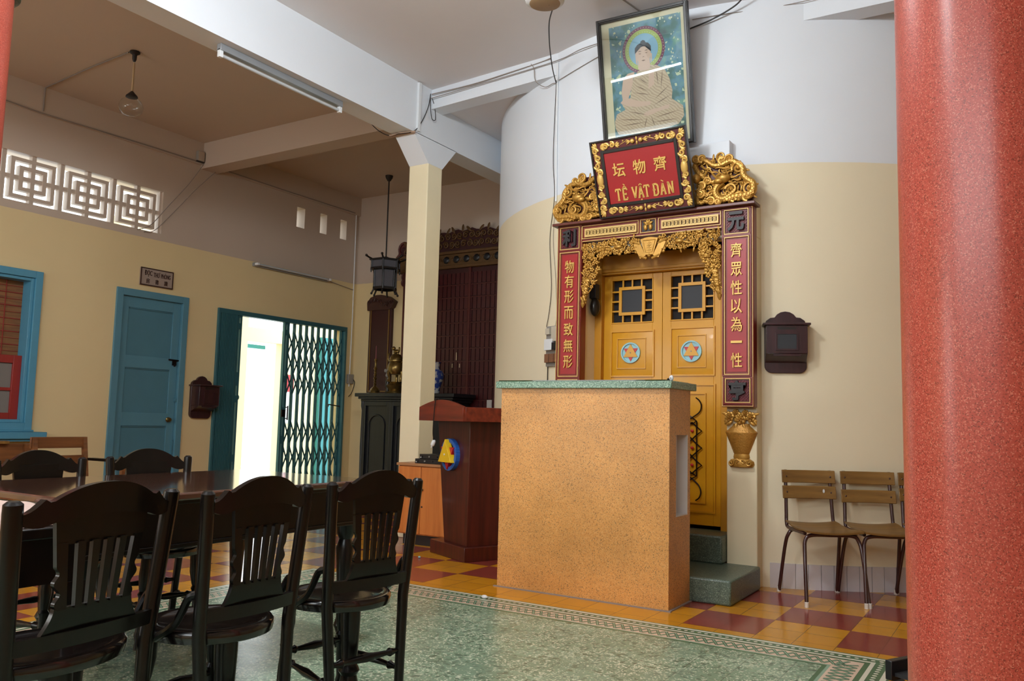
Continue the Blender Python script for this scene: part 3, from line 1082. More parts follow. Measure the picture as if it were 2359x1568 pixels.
# centre fan with two scrolls
m = MB()
fan = [(-2.292, 2.312), (-2.39, 2.438)] 
pts2 = []
for k in range(9):
    t = k / 8
    pts2.append((-2.328 - .068 + .136 * t, 2.436 + .012 * sin(pi * t)))
pts2 = [(-2.296, 2.318), (-2.36, 2.318)] + pts2
m.prism(pts2, 5.59, 5.615, 'xz')
q = [(-2.376, 2.425), (-2.28, 2.425), (-2.303, 2.335), (-2.353, 2.335)]
for a_, b_ in zip(q, q[1:] + q[:1]):
    m.tube([(a_[0], 5.589, a_[1]), (b_[0], 5.589, b_[1])], .003, 5)
for k in range(4):
    m.box((-2.345, 5.586, 2.35 + .018 * k), (-2.311, 5.59, 2.354 + .018 * k))
m.box((-2.3295, 5.586, 2.345), (-2.3255, 5.59, 2.415))
for sg in (1, -1):
    a_ = Vector((-2.328 + sg * .105, 5.605, 2.415)); b_ = Vector((-2.328 + sg * .05, 5.60, 2.302))
    m.bar(a_, b_, .048, .012, up=(0, 1, 0))
    m.turned(a_ - Vector((.028, 0, sg * .012)), a_ + Vector((.028, 0, sg * .012)), [(.011, 0), (.011, 1)], 8)
    m.turned(b_ - Vector((.03, 0, sg * .012)), b_ + Vector((.03, 0, sg * .012)), [(.01, 0), (.01, 1)], 8)
m.ball((-2.328, 5.595, 2.31), .014, 8, 6)
m.build('fan_carving', M_GOLD, gate)

# dragon crests either side of the name board
def crest(sg):
    """sg=1 right hand crest, -1 mirrored"""
    def G(zx, zy, y=5.60):
        px, py = 1560 + zx / 5.225, 260 + zy / 5.225
        x = -2.0 + (px - 1596.3) * .00311
        z = 3.011 - ((py - 359) + .105 * (px - 1596.3)) * .00307
        return (x if sg > 0 else -4.685 - x, y, z)
    bk = MB()
    sil = [(190, 545), (300, 520), (420, 540), (560, 530), (655, 560), (690, 600), (760, 630), (815, 680), (815, 750), (860, 800), (925, 850), (935, 930), (920, 1010), (890, 1060), (255, 1130), (230, 900), (200, 700)]
    bk.prism([(G(*p)[0], G(*p)[2]) for p in sil], 5.632, 5.655, 'xz')
    o = bk.build('crest_backing', M_REDDK, gate)
    m = MB()
    def body(ctrl, r0, r1, y=5.605, n=36):
        pts = bez([G(a, b, y) for a, b in ctrl], n)
        N = len(pts)
        m.tube(pts, [r0 + (r1 - r0) * k / (N - 1) for k in range(N)], 9)
        for k in range(0, N, 2):                      # scales along the back
            p = pts[k]
            rr = r0 + (r1 - r0) * k / (N - 1)
            m.ball((p.x, p.y - rr * .72, p.z), (rr * .55, rr * .45, rr * .55), 6, 4)
    body([(205, 545), (300, 560), (380, 600), (450, 645), (540, 640), (640, 600), (720, 620), (790, 690), (800, 770), (850, 830), (905, 870), (915, 950), (870, 1010), (780, 1025), (690, 1040), (620, 1075)], .016, .031, n=60)
    body([(560, 850), (500, 900), (470, 970), (500, 1040), (570, 1060), (640, 1020), (700, 960)], .03, .02, n=40)
    body([(210, 640), (250, 720), (330, 790), (420, 850), (470, 840)], .022, .016, n=24)
    body([(245, 1110), (255, 990), (300, 940), (350, 990), (400, 1010), (455, 965)], .018, .012, n=24)
    def sp(c, r, turns=1.6, ph=0.0, th=.011, y=5.592):
        g_ = G(*c, y)
        m.tube(spiral(g_, r, turns, ph, 26, sg), [th * (.55 + .45 * k / 26) for k in range(27)], 7)
        m.ball((g_[0], y, g_[2]), r * .3, 8, 5)
    for c, r in (((235, 560), .03), ((540, 545), .036), ((745, 690), .045), ((880, 930), .05), ((660, 950), .04), ((380, 845), .03), ((310, 560), .03), ((560, 590), .03), ((850, 1035), .035), ((420, 1090), .03), ((500, 1095), .026), ((310, 900), .028), ((290, 1000), .03), ((640, 575), .03), ((760, 1030), .034), ((700, 1055), .028)):
        sp(c, r, 1.7, rng.random() * 6)
    # small clouds filling the field
    def within(x, y):
        c = False
        for (xa, ya), (xb, yb) in zip(sil, sil[1:] + sil[:1]):
            if (ya > y) != (yb > y) and x < (xb - xa) * (y - ya) / (yb - ya) + xa: c = not c
        return c
    rg = random.Random(11)
    got = []
    while len(got) < 34:
        a_, b_ = rg.uniform(240, 900), rg.uniform(560, 1080)
        if not within(a_, b_) or not within(a_ + 30, b_) or not within(a_ - 30, b_): continue
        if min([999] + [math.hypot(a_ - p, b_ - q) for p, q in got]) < 62: continue
        got.append((a_, b_))
        sp((a_, b_), rg.uniform(.018, .028), 1.4, rg.random() * 6, .007, 5.612)
        g_ = G(a_, b_, 5.614)
        leafball(m, g_, rg.random() * 6.28, .06, .018)
    # head, horns, whiskers
    h = G(575, 815, 5.58)
    m.ball(h, (.052, .035, .036), 12, 8)
    m.ball((h[0] - sg * .03, 5.565, h[2] - .02), (.035, .02, .022), 10, 6)
    for dx, dz in ((-.02, .02), (.02, .025)):
        m.ball((h[0] + sg * dx, 5.552, h[2] + dz), .011, 8, 6)
    for ctrl in ([(590, 790), (610, 740), (600, 700)], [(620, 800), (700, 800), (760, 770), (790, 775)], [(560, 790), (500, 770), (480, 800)],
                 [(540, 850), (450, 770), (430, 740), (380, 720)], [(640, 850), (680, 870), (720, 860)], [(600, 770), (640, 730), (680, 735)],
                 [(330, 790), (360, 740), (400, 700), (430, 730)], [(430, 740), (480, 735), (520, 750)], [(640, 680), (580, 690), (520, 680), (470, 690)],
                 [(455, 965), (400, 980), (370, 1030), (330, 1010)], [(700, 640), (640, 700), (560, 720)], [(780, 820), (740, 840), (700, 830), (660, 850)],
                 [(300, 650), (350, 690), (420, 700)], [(650, 900), (590, 920), (540, 950)]):
        pts = bez([G(a, b, 5.59) for a, b in ctrl], 18)
        m.tube(pts, [.011 * (1 - .75 * k / (len(pts) - 1)) for k in range(len(pts))], 6)
    m.ball(G(240, 810, 5.59), (.032, .03, .036), 12, 8)          # the pearl
    for k in range(34):
        a = k / 33
        c = G(260 + 620 * a, 1110 - 60 * a + rng.uniform(-30, 10), 5.60)
        m.ball(c, (.02, .016, .014), 7, 5)
    m.build('dragon_carving', M_GOLD, o)
crest(1)
crest(-1)

# ---- tilted name board
TH = 0.344
board = thing('name_board', 'red name board with gold lettering in a carved gilded frame, leaning over the door', 'sign board', (-2.333, 5.575, 2.626), local=True)
board.rotation_euler = (TH, -0.012, 0)
w, h = .742, .571
m = MB()
frame4(m, -w / 2, w / 2, 0, h, .012, -.04, 0)
m.box((-w / 2 + .01, -.02, .01), (w / 2 - .01, -.002, h - .01))
m.build('outer_frame', M_BLACK, board, bevel=0.002)
m = MB()
frame4(m, -w / 2 + .012, w / 2 - .012, .012, h - .012, .066, -.026, -.018)
rbd = m.build('red_border', M_REDDK, board)
m = MB()
frame4(m, -w / 2 + .075, w / 2 - .075, .075, h - .075, .024, -.034, -.018)
m.build('inner_frame', M_BLACK, board, bevel=0.002)
MB().box((-w / 2 + .099, -.026, .099), (w / 2 - .099, -.018, h - .099)).build('red_panel', M_REDLAC, board)
m = MB()
yb_ = -.03
def scr(c, r, ph, sgn, th=.008):
    m.tube([(p[0], yb_, p[2]) for p in spiral((c[0], yb_, c[1]), r, 1.3, ph, 18, sgn)], th, 6)
def acan(c, a, l):
    for d in (-.7, -.25, .25, .7):
        leafball(m, (c[0], yb_, c[1]), a + d, l * (1 - .25 * abs(d)), l * .38, .007)
bc = .044
for sx in (1, -1):
    for k in range(9):                     # side borders: running scrolls and leaves
        z = .075 + (h - .15) * k / 8
        x = sx * (w / 2 - bc)
        if k == 4:
            m.ball((x, yb_, z), (.026, .012, .05), 10, 8)
            continue
        scr((x + (.008 if k % 2 else -.008), z), .025, pi / 2 * k, 1 if k % 2 else -1)
        acan((x, z - .02), pi / 2 * (1 if z < h / 2 else -1) + (.5 if k % 2 else -.5), .034)
    for sz in (0, 1):                      # corners
        cx_, cz_ = sx * (w / 2 - .05), (.05 if sz == 0 else h - .05)
        acan((cx_, cz_), atan2((cz_ - h / 2), cx_), .05)
        acan((cx_ - sx * .03, cz_), pi if sx > 0 else 0, .05)
        scr((cx_ - sx * .075, cz_), .026, 0, sx)
        scr((cx_ - sx * .125, cz_ + (.006 if sz else -.006)), .022, 2, -sx)
        acan((cx_ - sx * .15, cz_), pi if sx > 0 else 0, .04)
for z in (bc, h - bc):                     # fruit sprigs in the middle of the top and bottom borders
    for sx in (1, -1):
        m.ball((sx * .032, yb_ - .004, z), (.017, .015, .017), 9, 6)
        for a in (.5, -.5, 0):
            leafball(m, (sx * .05, yb_, z), (0 if sx > 0 else pi) + a, .036, .012)
        m.tube([(sx * .03, yb_ + .004, z), (sx * .08, yb_ + .004, z + .012), (sx * .13, yb_ + .004, z - .008)], .003, 5)
        m.ball((sx * .105, yb_, z + .014), .007, 6, 4)
    leafball(m, (0, yb_, z), pi / 2, .03, .014)
    leafball(m, (0, yb_, z), -pi / 2, .03, .014)
m.build('gilded_carving', M_GOLDP, rbd)
def U(u, v): return ((u - .5) * w, (1 - v) * h)
for ch, u in (('坛', .275), ('物', .492), ('齊', .708)):
    x, z = U(u, .405)
    m = MB()
    put_text(m, ch, .098, .104, .012, T(x, -.027, z) @ FACE_Y, 0.014)
    m.build('gilded_character', M_GOLDP, board, smooth=0)
# slab-serif latin line, letters built stroke by stroke
GL = {'T': (.62, [((.31, 0), (.31, 1)), ((.03, 1), (.59, 1))], [((.18, 0), (.44, 0)), ((.03, 1), (.03, .8)), ((.59, 1), (.59, .8))]),
      'E': (.56, [((.12, 0), (.12, 1)), ((.12, 1), (.52, 1)), ((.12, .5), (.42, .5)), ((.12, 0), (.52, 0))], [((.02, 0), (.22, 0)), ((.02, 1), (.2, 1)), ((.52, 0), (.52, .2)), ((.52, 1), (.52, .82)), ((.42, .4), (.42, .6))]),
      'V': (.66, [((.1, 1), (.33, 0)), ((.56, 1), (.33, 0))], [((0, 1), (.22, 1)), ((.45, 1), (.66, 1))]),
      'A': (.66, [((.1, 0), (.33, 1)), ((.56, 0), (.33, 1)), ((.18, .33), (.48, .33))], [((0, 0), (.22, 0)), ((.44, 0), (.66, 0))]),
      'D': (.62, [((.13, 0), (.13, 1)), ((.13, 1), (.42, 1)), ((.42, 1), (.56, .82)), ((.56, .82), (.56, .18)), ((.56, .18), (.42, 0)), ((.42, 0), (.13, 0)), ((0, .5), (.3, .5))], [((.02, 0), (.2, 0)), ((.02, 1), (.2, 1))]),
      'N': (.66, [((.12, 0), (.12, 1)), ((.12, 1), (.54, 0)), ((.54, 0), (.54, 1))], [((.02, 0), (.24, 0)), ((.0, 1), (.18, 1)), ((.44, 1), (.66, 1))])}
m = MB()
LH = .08
def letter(g, x, z, k=.9):
    wd, st, sf = GL[g]
    for (a, b) in st:
        m.bar((x + a[0] * LH * k, -.028, z + a[1] * LH), (x + b[0] * LH * k, -.028, z + b[1] * LH), .0125, .008, up=(0, 1, 0))
    for (a, b) in sf:
        m.bar((x + a[0] * LH * k, -.028, z + a[1] * LH), (x + b[0] * LH * k, -.028, z + b[1] * LH), .008, .008, up=(0, 1, 0))
    return wd * LH * k
def stroke(a, b, t=.006):
    m.bar((a[0], -.028, a[1]), (b[0], -.028, b[1]), t, .008, up=(0, 1, 0))
x, z = U(.205, .79)
for word in ('TE', 'VAT', 'DAN'):
    for i, g in enumerate(word):
        wd = letter(g, x, z)
        if word == 'TE' and g == 'E' or word == 'VAT' and g == 'A':
            c = x + wd / 2
            stroke((c - .012, z + LH + .008), (c, z + LH + .019)); stroke((c, z + LH + .019), (c + .012, z + LH + .008))
            if g == 'E': stroke((c - .008, z + LH + .034), (c + .006, z + LH + .024))
            else: m.ball((c, -.03, z - .017), (.007, .005, .007), 8, 5)
        if word == 'DAN' and g == 'A':
            c = x + wd / 2
            stroke((c - .01, z + LH + .022), (c + .008, z + LH + .01))
        x += wd + .01 - (.01 if word == 'VAT' else 0)
    x += .024
m.build('gilded_letters', M_GOLDP, board, smooth=0)

# ---- framed picture above
pic = thing('framed_picture', 'tall framed print of a seated robed figure with a halo, leaning above the name board', 'picture', (-2.354, 5.66, 3.135), local=True)
pic.rotation_euler = (.22, .016, 0)
w, h = .716, .998
m = MB()
frame4(m, -w / 2, w / 2, 0, h, .03, -.045, 0)
frame4(m, -w / 2 + .006, w / 2 - .006, .006, h - .006, .016, -.051, -.04)
m.box((-w / 2 + .02, -.012, .02), (w / 2 - .02, 0, h - .02))
m.build('frame', M_BLACK, pic, bevel=0.002)
MB().box((-w / 2 + .025, -.016, .025), (w / 2 - .025, -.012, h - .025)).build('mat_board', plain('aged_mat_board', 'CFC6A4', .7, var=.05), pic)
t = NT('painted_foliage')
v = t.coord('Object')
na = t.noise(v, 9, 6)
r_, g_, d_ = t.vor(t.coord('Object'), 55)
cbase = t.ramp(na, [(.3, lin('31504F')), (.45, lin('42716E')), (.55, lin('55859A')), (.68, lin('6E9C86')), (.8, lin('9FB6B0'))])
M_FOL = t.out(t.mix(t.math('GREATER_THAN', r_, .94), cbase, lin('B9C7A4')), .6)
M_ROBE = None
t = NT('painted_robe')
v = t.coord('Object', (1, 1, 1))
wv = t.n('ShaderNodeTexWave')
wv.inputs['Scale'].default_value = 17
wv.inputs['Distortion'].default_value = 6
wv.inputs['Detail'].default_value = 3
mp = t.n('ShaderNodeMapping'); mp.inputs['Rotation'].default_value = (0, .9, 0)
t.l(v, mp.inputs[0]); t.l(mp.outputs[0], wv.inputs['Vector'])
M_ROBE = t.out(t.ramp(wv.outputs[0], [(0.0, lin('AD987E')), (.4, lin('BBA78C')), (1.0, lin('C6B498'))]), .65)
M_SKIN = plain('painted_skin', 'C9AC98', .6, var=.06)
M_HAIR = plain('painted_hair', '3B3D42', .6)
art = MB()
def P2(pts, y): return [(x, y, z) for x, z in pts]
art.mat(0).poly(P2([(-.268, .118), (.298, .118), (.298, .932), (-.268, .932)], -.0165))
def discp(c, r, y, k=1.0):
    art.poly([(c[0] + r * cos(2 * pi * i / 40), y, c[1] + k * r * sin(2 * pi * i / 40)) for i in range(40)])
hc = (0.0, .725)
art.mat(1); discp(hc, .168, -.0168)
art.mat(2); discp(hc, .146, -.0171)
art.mat(3); discp(hc, .116, -.0174)
art.mat(4)
for r, n in ((.157, 46), (.126, 40)):
    for k in range(n):
        a = 2 * pi * k / n
        art.poly([(hc[0] + r * cos(a) + .0028 * cos(b), -.0177, hc[1] + r * sin(a) + .0028 * sin(b)) for b in [i * pi / 3 for i in range(6)]])
art.mat(5)
robe = [(.043, .61), (.101, .593), (.157, .555), (.188, .489), (.207, .398), (.198, .338), (.28, .277), (.285, .203), (.24, .15), (.103, .135), (-.009, .132), (-.124, .128), (-.239, .14), (-.262, .19), (-.264, .238), (-.243, .291), (-.171, .315), (-.198, .361), (-.188, .395), (-.126, .392), (-.11, .493), (-.083, .544), (-.049, .579)]
def fanpoly(pts, y, c=None):
    cx_ = c or (sum(p[0] for p in pts) / len(pts), sum(p[1] for p in pts) / len(pts))
    for a_, b_ in zip(pts, pts[1:] + pts[:1]):
        art.poly([(cx_[0], y, cx_[1]), (a_[0], y, a_[1]), (b_[0], y, b_[1])])
fanpoly(robe, -.018, (.03, .35))
art.mat(6)
fanpoly([(-.134, .574), (-.08, .578), (-.094, .53), (-.102, .492), (-.141, .394), (-.150, .36), (-.189, .395), (-.195, .44), (-.189, .472), (-.175, .54)], -.0184, (-.14, .48))
fanpoly([(-.209, .37), (-.18, .395), (-.141, .394), (-.053, .359), (.037, .344), (.027, .318), (-.071, .32), (-.161, .341)], -.0185, (-.09, .35))
fanpoly([(-.044, .66), (.045, .655), (.048, .6), (.035, .575), (-.03, .575), (-.05, .595)], -.0184)
art.poly(P2([(.032, .558), (.076, .557), (.068, .462), (.022, .436)], -.0185))
fanpoly([(.031, .269), (.122, .296), (.181, .3), (.171, .274), (.075, .262), (-.002, .24)], -.0185)
fanpoly([(-.02, .27), (.06, .29), (.12, .28), (.05, .25), (-.03, .245)], -.0187)
hd = [(-.066, .69), (-.062, .725), (-.05, .75), (0, .765), (.045, .75), (.057, .72), (.056, .683), (.045, .645), (.025, .622), (0, .615), (-.025, .622), (-.046, .645)]
fanpoly(hd, -.019, (-.003, .69))
for sx in (-1, 1):
    fanpoly([(sx * .056, .69), (sx * .066, .685), (sx * .063, .645), (sx * .054, .615), (sx * .05, .64)], -.0188)
art.mat(7)
fanpoly([(-.068, .705), (-.066, .745), (-.045, .767), (-.02, .775), (-.018, .787), (.0, .794), (.016, .787), (.02, .775), (.042, .766), (.06, .742), (.06, .70), (.052, .728), (.03, .743), (0, .748), (-.03, .743), (-.058, .728)], -.0193, (0, .76))
art.mat(8)
for sx in (-1, 1):
    fanpoly([(sx * .012 - .003, .699), (sx * .04 - .003, .703), (sx * .026 - .003, .695)], -.0194)
    fanpoly([(sx * .01 - .003, .713), (sx * .042 - .003, .715), (sx * .026 - .003, .721)], -.0194)
fanpoly([(-.012, .672), (.008, .672), (-.002, .677)], -.0194)
fanpoly([(-.02, .648), (-.003, .652), (.014, .648), (-.003, .642)], -.0194)
for a_, b_ in (((-.05, .53), (.02, .47)), ((-.08, .48), (.02, .42)), ((-.1, .43), (.04, .39)), ((.09, .58), (.1, .45)), ((.14, .56), (.12, .42)), ((.19, .44), (.06, .35)), ((.2, .37), (.05, .31)), ((-.24, .25), (-.02, .22)), ((-.22, .2), (.0, .2)), ((.26, .25), (.05, .22)), ((.25, .19), (.03, .19)), ((-.15, .3), (.0, .25)), ((.0, .24), (-.03, .15)), ((.03, .24), (.06, .15))):
    d = Vector((b_[0] - a_[0], 0, b_[1] - a_[1])).normalized()
    nn = Vector((-d.z, 0, d.x)) * .0035
    A_, B_ = Vector((a_[0], -.0189, a_[1])), Vector((b_[0], -.0189, b_[1]))
    art.poly([A_, (A_ + B_) / 2 + nn, B_, (A_ + B_) / 2 - nn])
art.mat(4)
for k in range(60):
    x, z = rng.uniform(-.25, .28), rng.uniform(.5, .915)
    if math.hypot(x - hc[0], z - hc[1]) < .19 or (z < .62 and abs(x) < .2): continue
    r = rng.uniform(.003, .009)
    art.poly([(x + r * cos(b) * rng.uniform(.5, 1), -.0172, z + r * sin(b)) for b in [i * pi / 3 for i in range(6)]])
art.build('painting', [M_FOL, plain('halo_maroon', '6E3550', .6), plain('halo_green', '9DB05A', .6), plain('halo_blue', '7FA9C0', .6), plain('paint_highlight', 'C6CDB2', .6), M_ROBE, M_SKIN, M_HAIR, plain('paint_shadow', '77604F', .6)], pic, smooth=0)
MB().box((-w / 2 + .028, -.034, .028), (w / 2 - .028, -.0332, h - .028)).build('glass_pane', M_GLASS, pic)

# ---- gilded basket under the right post
bk = thing('gilded_basket_carving', 'gilded wooden flower basket carved on the pier below the right red couplet', 'carving', (-1.682, 5.69, .80))
C = (-1.681, 5.702)
def half(prof, n=28):
    m = MB()
    m.x = T(C[0], C[1], 0) @ Matrix.Diagonal((1, .5, 1, 1))
    m.lathe(prof, (0, 0, 0), n)
    m.x = Matrix.Identity(4)
    return m
half([(.05, .893), (.055, .898), (.109, 1.034), (.111, 1.04), (.106, 1.046), (.062, 1.085), (.058, 1.1)]).build('basket', plain('gilded_wicker', 'B07E34', .4, .4, 0, var=.35, nscale=60, bump=.8, bscale=110), bk)
m = half([(.06, .86), (.085, .845), (.09, .825), (.08, .806), (.02, .803)])
m.x = T(C[0], C[1], 0) @ Matrix.Diagonal((1, .5, 1, 1))
m.lathe([(.052, .86), (.058, .87), (.054, .893)], (0, 0, 0), 24)
m.x = Matrix.Identity(4)
for sx in (1, -1):
    m.tube(spiral((C[0] + sx * .062, 5.66, .832), .022, 1.4, pi / 2, 20, -sx), .006, 6)
    m.tube(spiral((C[0] + sx * .022, 5.655, .845), .016, 1.2, 0, 18, sx), .005, 6)
m.build('foot', M_GOLD, bk)
m = MB()
for (dx, z, r) in ((0, 1.138, .042), (-.075, 1.15, .034), (.072, 1.148, .034), (-.03, 1.175, .024), (.035, 1.172, .024)):
    for ring_, (rr, n, dy) in enumerate(((1, 7, 0), (.62, 6, -.012), (.3, 4, -.02))):
        for k in range(n):
            a = 2 * pi * k / n + ring_
            m.ball((C[0] + dx + r * rr * .68 * cos(a), 5.668 + dy, z + r * rr * .68 * sin(a)), (r * .42 * max(rr, .5), .01, r * .42 * max(rr, .5)), 8, 5)
for a, dx, z in ((-.6, .06, 1.12), (-1.0, .09, 1.14), (-2.5, -.06, 1.12), (-2.1, -.09, 1.14), (-1.3, .02, 1.105), (-1.8, -.03, 1.105), (.2, .085, 1.16), (2.9, -.085, 1.16), (-.2, .07, 1.13), (3.4, -.07, 1.13)):
    leafball(m, (C[0] + dx * .9, 5.672, z), a, .055, .022)
m.build('carved_flowers', M_GOLD, bk)

# ---- two green steps
st = MB()
st.box((-3.02, 5.045, 0), (-1.555, 5.70, .152))
st.box((-2.90, 5.602, .152), (-1.787, 5.93, .338))
s_ = st.build('stone_steps', M_STEP, bevel=0.012)
tag(s_, 'two dark green terrazzo steps up to the yellow door', 'steps')

# ---- the terrazzo counter
ct = thing('service_counter', 'tall orange terrazzo counter with a green slab top in front of the door', 'counter', (-2.4, 4.86, 0))
b = MB()
X0_, X1_, Y0_, Y1_, ZT = -2.998, -1.812, 4.688, 5.043, 1.296
b.box((X0_, Y0_, 0), (X1_ - .11, Y1_, ZT))
b.box((X1_ - .11, Y0_, 0), (X1_, 4.80, ZT)); b.box((X1_ - .11, 5.0, 0), (X1_, Y1_, ZT))
b.box((X1_ - .11, 4.80, 0), (X1_, 5.0, .53)); b.box((X1_ - .11, 4.80, 1.02), (X1_, 5.0, ZT))
bd = b.build('body', M_COUNTER, ct, smooth=0)
n_ = MB()
n_.box((X1_ - .109, 4.801, .531), (X1_ - .1, 4.999, 1.019)); n_.box((X1_ - .1, 4.992, .531), (X1_ + .001, 4.999, 1.019))
n_.box((X1_ - .1, 4.801, .531), (X1_ - .001, 4.808, 1.019)); n_.box((X1_ - .1, 4.808, .531), (X1_ - .001, 4.992, .537))
n_.build('niche_lining', plain('white_gloss', 'D8D6D6', .4), bd)
MB().box((X0_ - .03, Y0_ - .03, ZT), (X1_ + .022, Y1_ + .055, ZT + .045)).build('slab_top', M_SLAB, ct, bevel=0.004)
cm = MB()
cm.box((X0_ - .02, Y0_ - .016, 0), (X1_ + .02, Y0_, .006)); cm.box((X1_, Y0_, 0), (X1_ + .016, Y1_, .006))
cm.build('mortar_fillet', plain('grey_mortar', '8A7E78', .8), ct)
g = MB().box((X0_ - .012, Y0_ - .022, ZT + .046), (X1_ - .02, Y1_ + .02, ZT + .052)).build('glass_sheet', M_GLASSG)
tag(g, 'thin sheet of dark glass lying on the green counter slab', 'glass sheet')
tr = thing('white_trinket', 'small white shell-like trinket on the right corner of the counter', 'trinket', (-1.843, 4.80, ZT + .052))
m = MB(); m.ball((-1.845, 4.80, ZT + .068), (.014, .012, .018), 12, 8); m.build('shell', M_WHITEPL, tr)
m = MB(); m.ball((-1.868, 4.808, ZT + .06), (.008, .012, .009), 8, 6); m.build('dark_foot', M_BLACKPL, tr)
m = MB(); m.ball((-1.846, 4.7885, ZT + .068), (.004, .002, .006), 8, 5); m.build('grey_mark', M_GREYPL, tr)
# ================================================================ FURNITURE
# ---- long table: legs, deep apron, glossy top
TX0, TX1, TY0, TY1 = -3.66, -2.70, 1.61, 3.12
tb = thing('meeting_table', 'long dark glossy wooden table with a deep black apron', 'table', ((TX0 + TX1) / 2, (TY0 + TY1) / 2, 0))
m = MB()
def rrect(x0, y0, x1, y1, r, n=5):
    pts = []
    for cx_, cy_, a0 in ((x1 - r, y1 - r, 0), (x0 + r, y1 - r, pi / 2), (x0 + r, y0 + r, pi), (x1 - r, y0 + r, 1.5 * pi)):
        for k in range(n + 1):
            a = a0 + pi / 2 * k / n
            pts.append((cx_ + r * cos(a), cy_ + r * sin(a)))
    return pts
m.prism(rrect(TX0, TY0, TX1, TY1, .05), .752, .782, 'xy')
m.build('tabletop', M_DARKT, tb, bevel=0.008)
ins = .055
m = MB()
m.box((TX1 - ins - .03, TY0 + ins, .57), (TX1 - ins, TY1 - ins, .752)); m.box((TX0 + ins, TY0 + ins, .57), (TX0 + ins + .03, TY1 - ins, .752))
m.box((TX0 + ins + .03, TY0 + ins, .57), (TX1 - ins - .03, TY0 + ins + .03, .752)); m.box((TX0 + ins + .03, TY1 - ins - .03, .57), (TX1 - ins - .03, TY1 - ins, .752))
ap = m.build('apron', M_DARK, tb, bevel=0.003)
m = MB()
m.box((TX1 - ins, TY0 + ins - .008, .57), (TX1 - ins + .01, TY1 - ins + .008, .588))
m.box((TX1 - ins, TY0 + ins - .008, .735), (TX1 - ins + .012, TY1 - ins + .008, .752))
m.box((TX0 + ins, TY0 + ins - .01, .57), (TX1 - ins, TY0 + ins, .588))
m.build('moulding', M_DARK, ap, bevel=0.003)
for x in (TX0 + .1, TX1 - .1):
    for y in (TY0 + .1, TY1 - .1):
        MB().lathe([(.03, 0), (.034, .03), (.024, .06), (.04, .1), (.03, .13), (.026, .16), (.036, .34), (.043, .46), (.03, .5), (.045, .53), (.045, .6)], (x, y, 0), 20).build('leg', M_DARK, tb)

